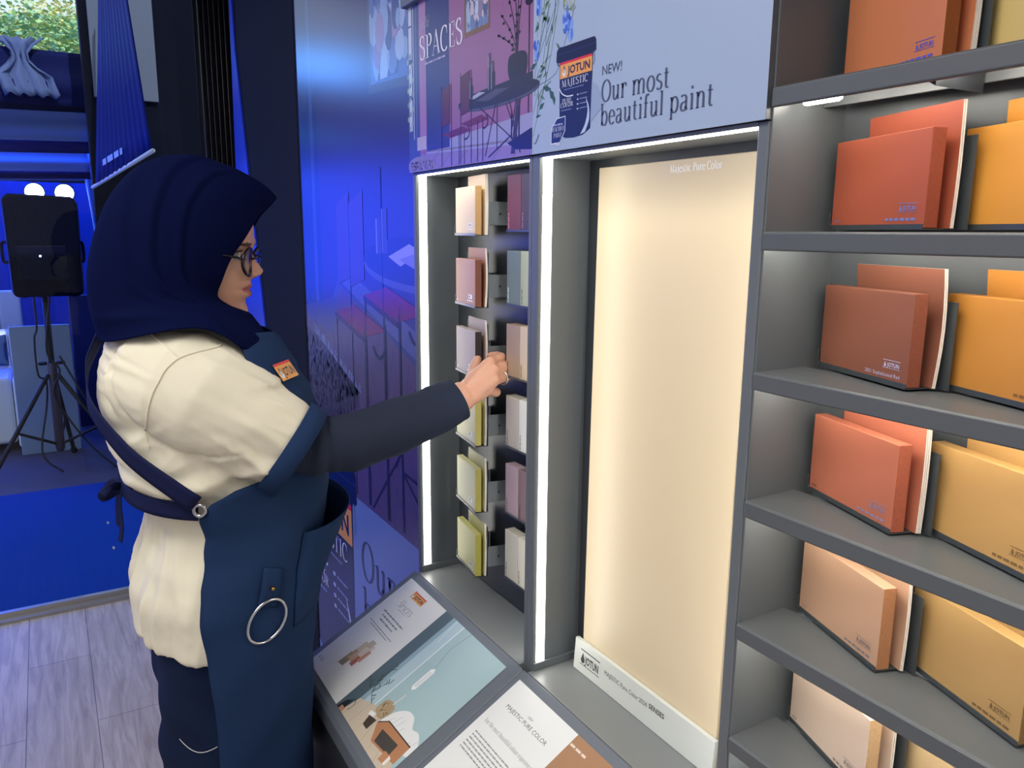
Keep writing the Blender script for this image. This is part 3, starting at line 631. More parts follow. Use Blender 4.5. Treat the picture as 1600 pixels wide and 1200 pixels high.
    a.serif('Our most', -.6, .572, .115, '#39406e', .6, wt=.95, sy=1.35); a.serif('beautiful paint', -.6, .43, .115, '#39406e', .98, wt=.95, sy=1.35)
bm = B(); box(bm, -1.040, -.0135, .0905, .128, 0, 2.66)
mu = tag(obj('mural_panel', bm, mat('mural_board', '#6d6a90', .5)), 'large printed room mural on the wall behind the person, left of the cabinets', 'mural')
a = Art((0, .0898, 0), (1, 0, 0), (0, 0, 1), rough=.25); mural(a); a.build('mural_print', mu)

# ------------------------------------------------------------------ shelving on the right
SZ = [1.6328, 1.5033, 1.3685, 1.2372, 1.1031, .9711, .838, .70]
sh = thing('display_shelving', 'tall charcoal shelving of lit shelves at the right edge', 'shelving', (1.05, .06, 0))
X3, X4 = .8045, 1.235
bm = B(); box(bm, X3 - .0008, X3 + .0012, .002, .115, 0, 2.1); obj('side_panel', bm, CH, sh)
bm = B(); box(bm, X4, X4 + .014, 0, .115, 0, 2.1); obj('side_panel', bm, CH, sh)
bm = B(); box(bm, X3, X4, .103, .115, 0, 2.1); obj('back_panel', bm, mat('charcoal_shelf_back', '#5b6064', .4, noise=.03), sh)
bm = B(); box(bm, X3, X4, .0, .103, 1.79, 1.81); obj('top_panel', bm, CH, sh)
for i, z in enumerate(SZ):
    bm = B(); prism(bm, [(.0008, z), (.0715, z), (.0715, z - .0125), (.0695, z - .0125), (.0695, z - .003), (.003, z - .003), (.003, z - .0178), (-.0005, z - .0178), (-.0018, z - .0165), (-.0018, z - .0018)], 'x', X3 + .0014, X4)
    obj('shelf', bm, mat('charcoal_shelf', '#5d6163', .38, noise=.02, nscale=10), sh, bevel=.0006)
    bm = B(); tube(bm, [(X3 + .016, .028, z - .0125), (X3 + .05, .028, z - .0125)], .0035, 10); tube(bm, [(X3 + .062, .026, z - .0068), (X4 - .02, .026, z - .0068)], .003, 10)
    obj('light_tube', bm, mat('led_tube', (1, .93, .82), .5, emit=36), sh, smooth=True)
bm = B(); prism(bm, [(.9495, 1.6305), (.958, 1.6305), (.958, 1.612), (.9495, 1.617)], 'y', .004, .068); obj('shelf_rib', bm, CHD, sh)
# ------------------------------------------------------------------ paint sample boards, cards and their holders
def shade(h, k):
    h = h.lstrip('#'); return '#' + ''.join('%02x' % max(0, min(255, int(int(h[i:i+2], 16) * k))) for i in (0, 2, 4))
def board_mesh(name, w, t, h, face, edge, z0=0):
    bm = B(); box(bm, 0, w, 0, t, z0, z0 + h)
    bm.normal_update()
    for f in bm.faces: f.material_index = 0 if f.normal.y < -.9 or f.normal.z > .9 or f.normal.y > .9 else 1
    return obj(name, bm, [mat('paint_' + face[1:], face, .5, bump=.03, bscale=700, spec=.3), mat('core_' + edge[1:], edge, .8, noise=.22, nscale=420)], bevel=.0007)
def place(o, loc, rz, rx=0):
    o.location = loc; o.rotation_euler = (rx, 0, rz); return o
def card_mesh(name, x0, x1, y0, h, color, n=2, bow=.0):
    """thin backing cards: painted front, white paper edges, slightly bowed"""
    bm = B(); N = 6
    for j in range(n):
        yy = y0 + j * .0017
        V = []
        for i in range(N + 1):
            z = h * i / N; b = bow * math.sin(PI * i / N)
            V.append([bm.verts.new((x, y + b, z)) for x, y in ((x0 + j*.0006, yy), (x1 + j*.0006, yy), (x1 + j*.0006, yy + .0013), (x0 + j*.0006, yy + .0013))])
        for p, q in zip(V, V[1:]):
            for k in range(4):
                f = bm.faces.new((p[k], p[(k+1) % 4], q[(k+1) % 4], q[k])); f.material_index = 0 if (k == 0 and j == 0) else 1
        bm.faces.new(V[0][::-1]).material_index = 1; bm.faces.new(V[-1]).material_index = 1
    return obj(name, bm, [mat('paint_' + color[1:], color, .5, bump=.03, bscale=700, spec=.3), mat('card_white', '#efe6da', .6)])
HOLD = mat('holder_steel', '#4d5356', .4, .3)
def holder(label, cat_group, w, t, wing, loc, rz):
    """bent-metal tray: floor, front lip, small left stop, upright back plate"""
    o = thing('board_holder', label, 'holder', loc, rz, cat_group)
    bm = B()
    prism(bm, [(-.0012, -.0012), (t, -.0012), (t, -.0003), (-.0003, -.0003), (-.0003, .0034), (-.0012, .0034)], 'x', -.001, w)
    p = obj('tray', bm, HOLD, o); p.parent = o; p.matrix_parent_inverse = Matrix()
    bm = B(); prism(bm, [(-.0022, -.0012), (-.001, -.0012), (-.001, .0155), (-.0022, .0155)], 'y', -.0012, .006)
    prism(bm, [(-.0022, -.0012), (.0022, -.0012), (.0022, .003), (.0008, .0048), (.0008, .0155), (-.0022, .0155)], 'y', -.0022, -.0012)
    p = obj('side_stop', bm, HOLD, o); p.matrix_parent_inverse = Matrix()
    bm = B(); box(bm, .004, w + wing, t, t + .0015, -.0012, .074); p = obj('back_plate', bm, HOLD, o); p.matrix_parent_inverse = Matrix()
    return o
def board_text(a, w, dark, name=None, code='10/24'):
    if name == 'logo': paint_logo(a, w - .0315, .0135, .0225, .0075, mono=dark)
    elif name == 'code': a.sans(code, .005, .0058, .0028, shade(dark, .5) if dark > '#8' else dark, .0075)
    elif name: a.sans(name, w - .055, .006, .0035, dark, .046)
    else: a.words(w - .047, .0064, .038, .0022, dark, int(w * 1e4) + len(dark))
# shelves: saw-tooth rows, each board turned a little to the left
ROW = ['top', 'second', 'third', 'fourth', 'fifth', 'sixth', 'lowest']
SHC = [
 ('terracotta orange', '#cf7f57', '#9a5326', 'pale yellow', '#dcc07c', '#b08e4e', '#5a62c8', None),
 ('brick red', '#b05a42', '#99482e', 'golden amber', '#dd983f', '#a96d22', '#7c86c4', None),
 ('red brown', '#8f5946', '#8a4b35', 'ochre orange', '#c8883d', '#8f5c22', '#c9c9e6', '2051 Sophisticated Red'),
 ('coral', '#c27359', '#ab5a41', 'sand yellow', '#c89d60', '#9b7440', '#8f8fb4', None),
 ('peach beige', '#c8a083', '#a9744e', 'mustard beige', '#b8945f', '#8d6a3c', '#7f7c82', None),
 ('pale shell pink', '#dec7b2', '#c9a67c', 'light sand', '#d6ba8c', '#b08f5f', '#8f8880', None),
]
PH = -math.atan2(.04, .12)
for r, (na, ca, ea, nb, cb, eb, ink_c, ttl) in enumerate(SHC):
    z = SZ[r] + .0034
    sn = ['the topmost shelf', 'the second shelf', 'the third shelf', 'the fourth shelf', 'the fifth shelf', 'the lowest shelf'][r]
    for col, (nm, c, e, x) in enumerate(((na, ca, ea, .8195), (nb, cb, eb, .9432))):
        side = ['left', 'right'][col]
        loc = (x, .078, z)
        h = holder('dark metal tray holding the %s boards on %s' % (nm, sn), 'board trays on the shelves', .1255, .031, .012, loc, PH)
        b = board_mesh('sample_board', .1255, .0135, .0805, c, e)
        place(b, loc, PH)
        tag(b, 'thick %s paint board at the front on %s' % (nm, sn), 'paint board', 'thick paint boards on the shelves')
        for pn, tx in (('logo', 'logo'), ('caption', ttl if col == 0 else None), ('shade_code', 'code')):
            a = Art((0, -.0004, 0), (1, 0, 0), (0, 0, 1)); board_text(a, .1255, ink_c if col == 0 else shade(c, .68), tx); l = a.build(pn); l.parent = b
        k = card_mesh('sample_card', .0165, .1305, 0, .1015 if r != 4 else .095, c, 3 if r in (0, 3) else 2, .0035 if r == 2 else .0012)
        place(k, Vector(loc) + Matrix.Rotation(PH, 3, 'Z') @ Vector((0, .0212, 0)), PH)
        tag(k, 'taller %s card behind the thick board on %s' % (nm, sn), 'paint card', 'tall paint cards on the shelves')
# left niche, first column: stacks on wall brackets
COL1 = [('cream', '#e6cda8', '#c39a67', 1.4965), ('dusty pink brown', '#b98872', '#7c4c3c', 1.378), ('grey taupe', '#b3a49d', '#352c2c', 1.2585),
        ('bright pale yellow', '#e9e3a6', '#c8bd6c', 1.139), ('pale lime yellow', '#dcd9a0', '#aba254', 1.019), ('lime', '#d0cb7e', '#a7a048', .8985)]
P1 = -math.radians(8)
pos = ['topmost', 'second from top', 'gripped by the hand', 'just under the hand', 'second from bottom', 'lowest above the worktop']
for r, (nm, c, e, z) in enumerate(COL1):
    loc = (.0865, .0365, z); RM = Matrix.Rotation(P1, 3, 'Z')
    h = thing('board_holder', 'grey wall bracket carrying the %s boards, %s' % (nm, pos[r]), 'holder', loc, P1, 'wall brackets in the left niche')
    bm = B(); prism(bm, [(-.0012, -.0014), (.023, -.0014), (.023, .09), (.0222, .09), (.0222, -.0005), (-.0004, -.0005), (-.0004, .0026), (-.0012, .0026)], 'x', -.001, .1005); p = obj('tray', bm, HOLD, h); p.matrix_parent_inverse = Matrix()
    bm = B(); box(bm, -.002, -.001, -.0012, .004, -.0014, .0145); p = obj('side_stop', bm, HOLD, h); p.matrix_parent_inverse = Matrix()
    # boxed arm back to the rear panel
    bm = B(); x0, x1 = .03, .1; v = []
    for q in ((x1, .023), (x1 + .004, .0625)): v.append(q)
    prism(bm, [(x1 - .0012, .023), (x1, .023), (x1 + .0015, .0608), (x1 + .0003, .0608)], 'z', .016, .0535)
    prism(bm, [(x0, .023), (x0 + .0012, .023), (x0 + .0012, .0525), (x0, .0525)], 'z', .016, .0535)
    prism(bm, [(x0, .023), (x1, .023), (x1, .024), (x0, .024)], 'z', .016, .0535)
    prism(bm, [(x0, .023), (x1, .023), (x1, .058), (x0, .051)], 'z', .016, .0172)
    arm = obj('wall_arm', bm, mat('bracket_grey', '#6b7175', .42, .2), h); arm.matrix_parent_inverse = Matrix()
    bm = B(); tube(bm, [(x1 + .0004, .043, .034), (x1 + .0019, .043, .034)], .0015, 10, False); sc = obj('screw', bm, mat('screw_dark', '#1c1e20', .4, .6), arm); sc.matrix_parent_inverse = Matrix()
    b = board_mesh('sample_board', .098, .0115, .0785, c, e); place(b, loc, P1)
    tag(b, 'thick %s board in the left niche, %s' % (nm, pos[r]), 'paint board', 'thick paint boards in the left niche')
    a = Art((0, -.0004, 0), (1, 0, 0), (0, 0, 1)); a.rect(.066, .084, .0125, .0195, '#f2f2f0'); a.words(.068, .014, .013, .004, shade(c, .75), r); l = a.build('logo'); l.parent = b
    a = Art((0, -.0004, 0), (1, 0, 0), (0, 0, 1)); a.words(.06, .0078, .03, .0022, '#f2f2f0', r + 3); l = a.build('caption'); l.parent = b
    a = Art((0, -.0004, 0), (1, 0, 0), (0, 0, 1)); a.words(.004, .0055, .008, .0022, '#f2f2f0', r + 7); l = a.build('shade_code'); l.parent = b
    k = card_mesh('sample_card', .0185, .1, 0, .097, c, 3 if r == 0 else 2, .0022 if r in (1, 2) else .001); place(k, Vector(loc) + RM @ Vector((0, .0165, 0)), P1)
    tag(k, 'thin %s card behind the board %s' % (nm, pos[r]), 'paint card', 'tall paint cards in the left niche')
# left niche, second column: pairs of narrow boards
COL2 = [('plum brown', '#70444a', 'dark plum grey', '#4b4147', 1.503), ('grey green', '#6f7d77', 'pale sage', '#a3aa8e', 1.3865), ('warm tan', '#a28c78', 'pale tan', '#c3b29c', 1.2695),
        ('stone', '#b3aca0', 'off white', '#d2d3cd', 1.151), ('mauve taupe', '#aa949a', 'dull mauve', '#80696c', 1.034), ('pale greige', '#c4bfae', 'ivory grey', '#d0cbba', .917)]
pr = ['at the top', 'second from the top', 'third from the top', 'third from the bottom', 'second from the bottom', 'at the bottom']
for r, (n1, c1, n2, c2, z) in enumerate(COL2):
    h = thing('board_holder', 'dark block behind the narrow %s strip in the left niche' % n1, 'holder', (.24, .07, z), 0, 'wall blocks of the right column')
    bm = B(); box(bm, .003, .125, 0, .0148, .004, .083); p = obj('backing', bm, mat('holder_dark', '#2b2e32', .5), h); p.matrix_parent_inverse = Matrix()
    bm = B(); box(bm, 0, .125, -.0205, .0, -.0012, -.0002); box(bm, 0, .125, -.0212, -.0204, -.0012, .002); p = obj('tray', bm, HOLD, h); p.matrix_parent_inverse = Matrix()
    for (nm, c, x, w) in ((n1, c1, .24, .041), (n2, c2, .2818, .041)):
        b = board_mesh('sample_strip', w, .0185, .086, c, '#d9d4c8' if x > .25 else shade(c, .7)); place(b, (x, .0505, z), 0)
        tag(b, 'narrow %s strip, %s of the right column in the left niche' % (nm, pr[r]), 'paint board', 'narrow paint strips in the left niche')
        a = Art((0, -.0004, 0), (0, 0, 1), (-1, 0, 0)); a.words(.004, -.0065, .024, .0022, shade(c, .55) if c > '#8' else shade(c, 1.9), r)
        l = a.build('lettering'); l.parent = b
# ------------------------------------------------------------------ the person reaching to the boards
XC = .03
def voxel(bm, size, smooth_it=2):
    """union of overlapping closed shapes into one continuous skin"""
    me = bpy.data.meshes.new('tmp'); bm.to_mesh(me); bm.free()
    o = bpy.data.objects.new('tmp', me); C.objects.link(o)
    md = o.modifiers.new('r', 'REMESH'); md.mode = 'VOXEL'; md.voxel_size = size; md.use_smooth_shade = True
    if smooth_it: s = o.modifiers.new('s', 'SMOOTH'); s.factor = .5; s.iterations = smooth_it
    dg = bpy.context.evaluated_depsgraph_get(); dg.update()
    out = bpy.data.meshes.new_from_object(o.evaluated_get(dg))
    C.objects.unlink(o); bpy.data.objects.remove(o); bpy.data.meshes.remove(me)
    return out
# torso: key z, back y, front y, half width, centre shift x
TORSO = [(.60, -.500, -.264, .175), (.70, -.502, -.264, .185), (.79, -.503, -.260, .190), (.885, -.510, -.250, .192), (.94, -.514, -.244, .192), (.985, -.500, -.238, .186),
         (1.03, -.484, -.230, .180), (1.065, -.480, -.222, .177), (1.10, -.500, -.214, .180), (1.141, -.515, -.212, .186), (1.20, -.528, -.226, .190), (1.254, -.537, -.238, .192),
         (1.293, -.532, -.262, .186), (1.325, -.522, -.290, .168), (1.348, -.512, -.312, .140), (1.372, -.495, -.33, .108), (1.39, -.47, -.345, .075)]
def torso_pt(z, phi, off=0.0):
    """phi measured from straight ahead (+Y) towards the right side (+X)"""
    b, f, w = interp(TORSO, z); cy = (b + f) / 2; h = (f - b) / 2
    s, c = math.sin(phi), math.cos(phi); e = .88
    sx = math.copysign(abs(s) ** e, s); cx = math.copysign(abs(c) ** e, c)
    p = Vector((XC + w * sx, cy + h * cx, z)); n = Vector((s / w, c / h, 0)).normalized()
    return p + n * off
def torso_loft(bm, zs, off, n=56, cap=True):
    V = grid(bm, [[torso_pt(z, 2*PI*k/n, off) for k in range(n)] for z in zs], True)
    if cap: bm.faces.new(V[0][::-1]); bm.faces.new(V[-1])
    bmesh.ops.recalc_face_normals(bm, faces=bm.faces)
def frange(a, b, n): return [lerp(a, b, i / n) for i in range(n + 1)]

# ---- head, modelled in its own frame: y forward, z up, origin level with the eyes
HS = .95; HO = Vector((XC, -.388, 1.472))
HM = Matrix.Translation(HO) @ Matrix.Rotation(math.radians(-25), 4, 'Z') @ Matrix.Rotation(math.radians(-5), 4, 'X') @ Matrix.Scale(HS, 4)
HEAD = [(-.122, .052, .0, .012), (-.118, .072, .02, .024), (-.108, .080, .01, .035), (-.092, .085, -.02, .048), (-.06, .087, -.06, .062), (-.03, .088, -.085, .069), (0, .089, -.095, .072),
        (.02, .094, -.098, .074), (.055, .092, -.096, .073), (.085, .078, -.086, .065), (.11, .052, -.062, .047), (.122, .024, -.03, .024), (.126, .004, -.006, .006)]
def gs(v, s): return math.exp(-(v / s) ** 2)
NOSE = [(-.048, 0, .01), (-.042, .004, .013), (-.037, .0125, .016), (-.031, .022, .014), (-.025, .025, .012), (-.018, .0195, .0095), (-.009, .012, .008), (.0, .006, .007), (.01, .003, .009), (.02, 0, .01)]
def head_pt(z, th):
    f, b, w = interp(HEAD, z)
    s, c = math.sin(th), math.cos(th)
    x = w * math.copysign(abs(s) ** .92, s)
    y = (f if c > 0 else -b) * math.copysign(abs(c) ** (.8 if c > 0 else .95), c)
    if c > .0:
        k = min(1, c * 3)
        nh, nw = interp(NOSE, z) if -.048 < z < .02 else (0, .01)
        y += nh * gs(x, nw)
        y += k * .006 * gs(z + .033, .006) * gs(abs(x) - .0115, .006)                  # wings of the nose
        y -= k * .0105 * gs(abs(x) - .031, .015) * gs(z + .003, .012)                # eye sockets
        y += k * .004 * gs(abs(x) - .028, .02) * gs(z - .017, .008)                  # brow
        y += k * .005 * gs(abs(x) - .04, .018) * gs(z + .035, .022)                  # cheek
        y += k * .0085 * gs(x, .021) * gs(z + .0515, .006) + k * .0095 * gs(x, .018) * gs(z + .0645, .0065)   # lips
        y -= k * .005 * gs(x, .026) * gs(z + .0575, .0022)
        y -= k * .003 * gs(x, .02) * gs(z + .077, .006); y += k * .006 * gs(x, .02) * gs(z + .098, .013)      # chin
    return Vector((x, y, z))
def head(bm):
    ths = [2*PI*k/96 for k in range(96)]; ths = [t - .55*math.sin(t)*(.5 + .5*math.cos(t)) for t in ths]
    zs = frange(-.122, .126, 110)
    V = grid(bm, [[HM @ head_pt(z, t) for t in ths] for z in zs], True)
    bm.faces.new(V[0][::-1]); bm.faces.new(V[-1])
    for sd in (-1, 1):       # ears
        tube(bm, [HM @ Vector((sd*.073, -.012 + .013*math.cos(q), -.012 + .026*math.sin(q))) for q in [-2 + 4.6*i/12 for i in range(13)]], .006, 8)
def limb(bm, pts, n=20): tube(bm, [p[:3] for p in pts], [p[3] for p in pts], n)
bm = B(); head(bm)
limb(bm, [(XC, -.41, 1.30, .05), (XC, -.405, 1.36, .047), (XC, -.395, 1.42, .048)])
torso_loft(bm, frange(.62, 1.35, 26), -.032)
limb(bm, [(XC + .12, -.43, 1.285, .048), (XC + .15, -.40, 1.265, .05), (.205, -.325, 1.21, .043), (.218, -.285, 1.19, .037), (.225, -.2, 1.19, .038), (.226, -.12, 1.208, .035), (.227, -.055, 1.228, .028), (.229, -.022, 1.241, .0245)])
# right hand: palm, four fingers bent round the board's edge, thumb on its face
WR = (.2293, -.0185, 1.2419)
FING = [[(.2357, .0228, 1.2915), (.2240, .0505, 1.2975), (.2035, .0550, 1.2975), (.1925, .0475, 1.2955)],
        [(.2450, .0242, 1.2800), (.2335, .0565, 1.2832), (.2105, .0632, 1.2795), (.1945, .0560, 1.2752)],
        [(.2486, .0229, 1.2657), (.2385, .0525, 1.2672), (.2160, .0590, 1.2620), (.2005, .0520, 1.2568)],
        [(.2445, .0145, 1.2510), (.2370, .0340, 1.2424), (.2202, .0402, 1.2377), (.2067, .0367, 1.2360)]]
FR = [(.0100, .0084, .0076, .0068), (.0098, .0084, .0078, .007), (.0092, .0079, .0073, .0066), (.0088, .0074, .0068, .006)]
for F, R in zip(FING, FR):
    limb(bm, [WR + (.021,), tuple(lerp(a, b, .55) for a, b in zip(WR, F[0])) + (.0165,), F[0] + (R[0] + .0015,)], 14)
    limb(bm, [F[0] + (R[0],), tuple(lerp(a, b, .5) for a, b in zip(F[0], F[1])) + ((R[0] + R[1]) / 2 - .0006,), F[1] + (R[1] + .0006,), tuple(lerp(a, b, .5) for a, b in zip(F[1], F[2])) + (R[1] - .0012,), F[2] + (R[2],), F[3] + (R[3],)], 14)
limb(bm, [(.226, -.006, 1.248, .017), (.2185, -.001, 1.2605, .0145), (.2085, .0085, 1.2735, .0112), (.204, .0125, 1.283, .0098), (.2015, .0175, 1.2925, .0078)], 14)
limb(bm, [(.2185, -.001, 1.2605, .014), (.234, .014, 1.282, .012)], 14)
# left arm hanging, relaxed hand
LS = -1
limb(bm, [(XC - .12, -.43, 1.285, .048), (XC - .175, -.42, 1.24, .048), (-.19, -.40, 1.10, .04), (-.205, -.36, 1.0, .037), (-.205, -.30, .93, .032), (-.2, -.27, .89, .0245)])
for k in range(4):
    b = Vector((-.205 + .004*k, -.243 - .017*k + .008, .838 - .004*abs(k - 1))); d = Vector((.006, .012, -.03))
    limb(bm, [(-.2, -.27, .885, .02), tuple(b.lerp(Vector((-.2, -.27, .885)), .45)) + (.015,), tuple(b) + (.0105,)], 12)
    limb(bm, [tuple(b) + (.0095,), tuple(b + d) + (.0085,), tuple(b + d + Vector((.012, -.001, -.02))) + (.0075,), tuple(b + d + Vector((.026, -.006, -.03))) + (.0065,)], 12)
limb(bm, [(-.192, -.262, .875, .014), (-.18, -.243, .85, .0115), (-.174, -.232, .828, .009), (-.172, -.226, .812, .0075)], 12)
for sx in (-1, 1):
    limb(bm, [(XC + sx*.08, -.375, .66, .066), (XC + sx*.083, -.37, .45, .056), (XC + sx*.085, -.385, .3, .055), (XC + sx*.085, -.40, .09, .036)])
    limb(bm, [(XC + sx*.085, -.43, .055, .034), (XC + sx*.09, -.36, .05, .032), (XC + sx*.095, -.27, .036, .026)])
skin = mat('skin', '#cf9a80', .45, noise=.06, nscale=60, bump=.06, bscale=500); skin.node_tree.nodes['Principled BSDF'].inputs['Subsurface Weight'].default_value = .12
skin.node_tree.nodes['Principled BSDF'].inputs['Subsurface Radius'].default_value = (.012, .005, .003)
lipm = mat('lip_skin', '#ae6358', .4); browm = mat('brow_hair', '#5a3f3a', .7)
me = voxel(bm, .0021, 1)
person = obj('person', me, [skin, lipm, browm], smooth=True)
HI = HM.inverted()
for p in me.polygons:
    c = HI @ p.center
    if c.y > .06 and abs(c.z) < .13:
        ax = abs(c.x)
        if c.z < -.0455 - .005 * gs(c.x, .004) - ax * .36 and ax < .021 and c.z > -.069 + ax * .46: p.material_index = 1
        if .0125 + .05 * (ax - .02) < c.z < .0195 - .12 * abs(ax - .028) and .012 < ax < .05: p.material_index = 2
tag(person, 'person in dark headscarf, cream shirt and navy apron reaching to a paint board', 'person')
# eyes, just showing under the lids
for sx in (-1, 1):
    bm = B(); c = HM @ Vector((sx*.0305, .0742, -.003)); bmesh.ops.create_uvsphere(bm, u_segments=20, v_segments=14, radius=.0102 * HS, matrix=Matrix.Translation(c))
    e = obj('eye', bm, mat('eye_white', '#b9aaa4', .25), person, smooth=True)
    bm = B(); d = (HM.to_3x3() @ Vector((0, 1, -.28))).normalized(); bmesh.ops.create_uvsphere(bm, u_segments=16, v_segments=10, radius=.0055, matrix=Matrix.Translation(c + d * .0058)); obj('iris', bm, mat('iris_dark', '#20140f', .15), e, smooth=True)
    bm = B(); tube(bm, [HM @ Vector((sx*.0305 + .013*math.sin(q), .0845 - .0055*math.sin(q)**2, .0025 + .0028*math.cos(q))) for q in [-1.4 + 2.8*i/10 for i in range(11)]], .0011, 6); obj('eyelashes', bm, browm, person)
# spectacles
gl = obj('spectacles', B(), []) ; gm = mat('spectacle_black', '#0b0d16', .25)
bmf = B()
def lens_ring(sx):
    c = Vector((sx*.0335, .0975, -.011)); return [HM @ (c + Vector((.026*math.cos(q), -.003*(math.cos(q)*sx)**2*1.5, .0215*math.sin(q)))) for q in [2*PI*i/36 for i in range(36)]]
for sx in (-1, 1):
    P = lens_ring(sx); P = P + P[:2]; tube(bmf, P, .0026, 8, False)
    tube(bmf, smoothpath([HM @ Vector((sx*.057, .0955, -.006)), HM @ Vector((sx*.066, .084, -.004)), HM @ Vector((sx*.071, .055, -.001)), HM @ Vector((sx*.072, .025, .001))]), .0019, 8)
tube(bmf, smoothpath([HM @ Vector((-.0105, .0975, -.007)), HM @ Vector((0, .1015, -.004)), HM @ Vector((.0105, .0975, -.007))]), .0018, 8)
bpy.data.objects.remove(gl)
gl = obj('spectacles', bmf, gm, person, smooth=True)
for sx in (-1, 1):
    bm = B(); f = bm.faces.new([bm.verts.new(p) for p in lens_ring(sx)]); lo = obj('lens', bm, GLASS, gl); lo.modifiers.new('t', 'SOLIDIFY').thickness = .0012

# ---- headscarf: hoops from the face opening round the back of the head
#      edge (y, z), edge half-gap, back (y, z), half width, lift of the sides
SC = [((-.257, 1.551), .002, (-.262, 1.5575), .012, 0), ((-.268, 1.543), .022, (-.280, 1.5725), .034, .002), ((-.282, 1.532), .038, (-.300, 1.584), .052, .004), ((-.298, 1.518), .054, (-.338, 1.601), .07, .006),
      ((-.322, 1.486), .070, (-.395, 1.612), .088, .006), ((-.346, 1.456), .077, (-.449, 1.596), .097, .004), ((-.360, 1.425), .073, (-.492, 1.555), .102, .004), ((-.366, 1.402), .062, (-.519, 1.50), .106, .004),
      ((-.348, 1.388), .042, (-.534, 1.445), .110, .006), ((-.322, 1.377), .004, (-.537, 1.405), .116, .012), ((-.310, 1.3705), .0, (-.536, 1.382), .128, .018), ((-.300, 1.358), .0, (-.533, 1.364), .150, .026), ((-.290, 1.338), .0, (-.528, 1.340), .176, .034)]
def scrow(v):
    i = min(int(v), len(SC) - 2); t = v - i
    g = lambda f: (lambda p0, p1, p2, p3: .5*((2*p1)+(p2-p0)*t+(2*p0-5*p1+4*p2-p3)*t*t+(3*p1-p0-3*p2+p3)*t**3))(f(SC[max(i-1, 0)]), f(SC[i]), f(SC[i+1]), f(SC[min(i+2, len(SC)-1)]))
    return g(lambda r: r[0][0]), g(lambda r: r[0][1]), max(0, g(lambda r: r[1])), g(lambda r: r[2][0]), g(lambda r: r[2][1]), g(lambda r: r[3]), g(lambda r: r[4])
bm = B(); N = 44; rows = []
for j in range(0, 97):
    v = j / 96 * (len(SC) - 1)
    ey, ez, ex, by, bz, w, lf = scrow(v); ex = min(ex, w * .98); a0 = math.asin(ex / w)
    R = []
    for sd in (1, -1):
        for i in range(N + 1):
            if sd == -1 and i == N: continue
            a_ = a0 + (PI - a0) * i / N; s = (math.cos(a0) - math.cos(a_)) / (math.cos(a0) + 1); sn = math.sin(a_)
            y = lerp(ey, by, s); z = lerp(ez, bz, s) + lf * sn ** 2; sn = max(0.0, sn); x = w * sn ** .9
            fold = 0
            if v > 2:
                k = min(1, (v - 2) / 2) * min(1, s * 3.5) * min(1, (1.02 - s) * 8)
                # long creases sweeping from the crown's back down towards the chin
                q = s + .10 * (v - 4) + .02 * math.sin(v * 1.3)
                for q0, A, wd in ((.86, .0045, .05), (.62, .004, .045), (1.08, .003, .05)):
                    fold += k * A * (gs(q - q0 - wd, wd * 1.1) - .9 * gs(q - q0, wd * .55)) * (1 if v > 3.2 else max(0, v - 2.2))
                fold += min(1, max(0, (v - 9.5) / 1.5)) * .0045 * math.sin((v - 9) * 3.1 + s * 4) * sn
            c_ = Vector((0, (ey + by) / 2, (ez + bz) / 2)); p = Vector((x, y, z)); d = (p - c_); d = d.normalized() if d.length > 1e-6 else Vector((0, 0, 1))
            p += d * fold
            if v > 10: p.z -= (v - 10) / 2 * .030 * gs(s - .22, .17) * (1 if sd > 0 else .5); p.x += (v - 10) / 2 * .012 * gs(s - .25, .18)
            if sd < 0 and v < 9.5: p.y += .5 * p.x * max(0, 1 - s*1.6) ** 2 * min(1, 9.5 - v)
            R.append(Vector((XC + sd * p.x, p.y, p.z)))
    half = R[:N + 1]; other = R[N + 1:]
    rows.append(half + other[::-1])
grid(bm, rows); bmesh.ops.remove_doubles(bm, verts=bm.verts, dist=.0004)
scarf_m = mat('scarf_navy', '#0b1236', .85, spec=.02, bump=.25, bscale=900)
sc_ = obj('headscarf', bm, scarf_m, person, smooth=True); solid_ = sc_.modifiers.new('thickness', 'SOLIDIFY'); solid_.thickness = .0035; solid_.offset = -1
ss = sc_.modifiers.new('sub', 'SUBSURF'); ss.levels = ss.render_levels = 1

# ---- shirt: torso and sleeves in one cloth, folds pressed into it
bm = B(); torso_loft(bm, frange(.872, 1.388, 42), 0)
SLV = [(.125, -.452, 1.288, .080), (.150, -.430, 1.278, .086), (.175, -.404, 1.263, .083), (.195, -.352, 1.226, .075), (.210, -.305, 1.190, .066)]
SLV = [(.03, -.445, 1.27, .06)] + SLV; tube(bm, [p[:3] for p in SLV], [p[3] for p in SLV], 32, False)
SLL = [(XC - .10, -.44, 1.285, .085), (XC - .15, -.43, 1.26, .082), (XC - .19, -.42, 1.20, .07), (XC - .205, -.41, 1.13, .062)]
tube(bm, [p[:3] for p in SLL], [p[3] for p in SLL], 32, False)
me = voxel(bm, .0042, 5)
from mathutils import noise as NZ
def ridged(x, y, z, o=2):
    d = 0; a = 1
    for k in range(o):
        d += a * (1 - abs(NZ.noise(Vector((x, y, z)))) * 2.2); x *= 1.9; y *= 1.9; z *= 1.9; a *= .45
    return d
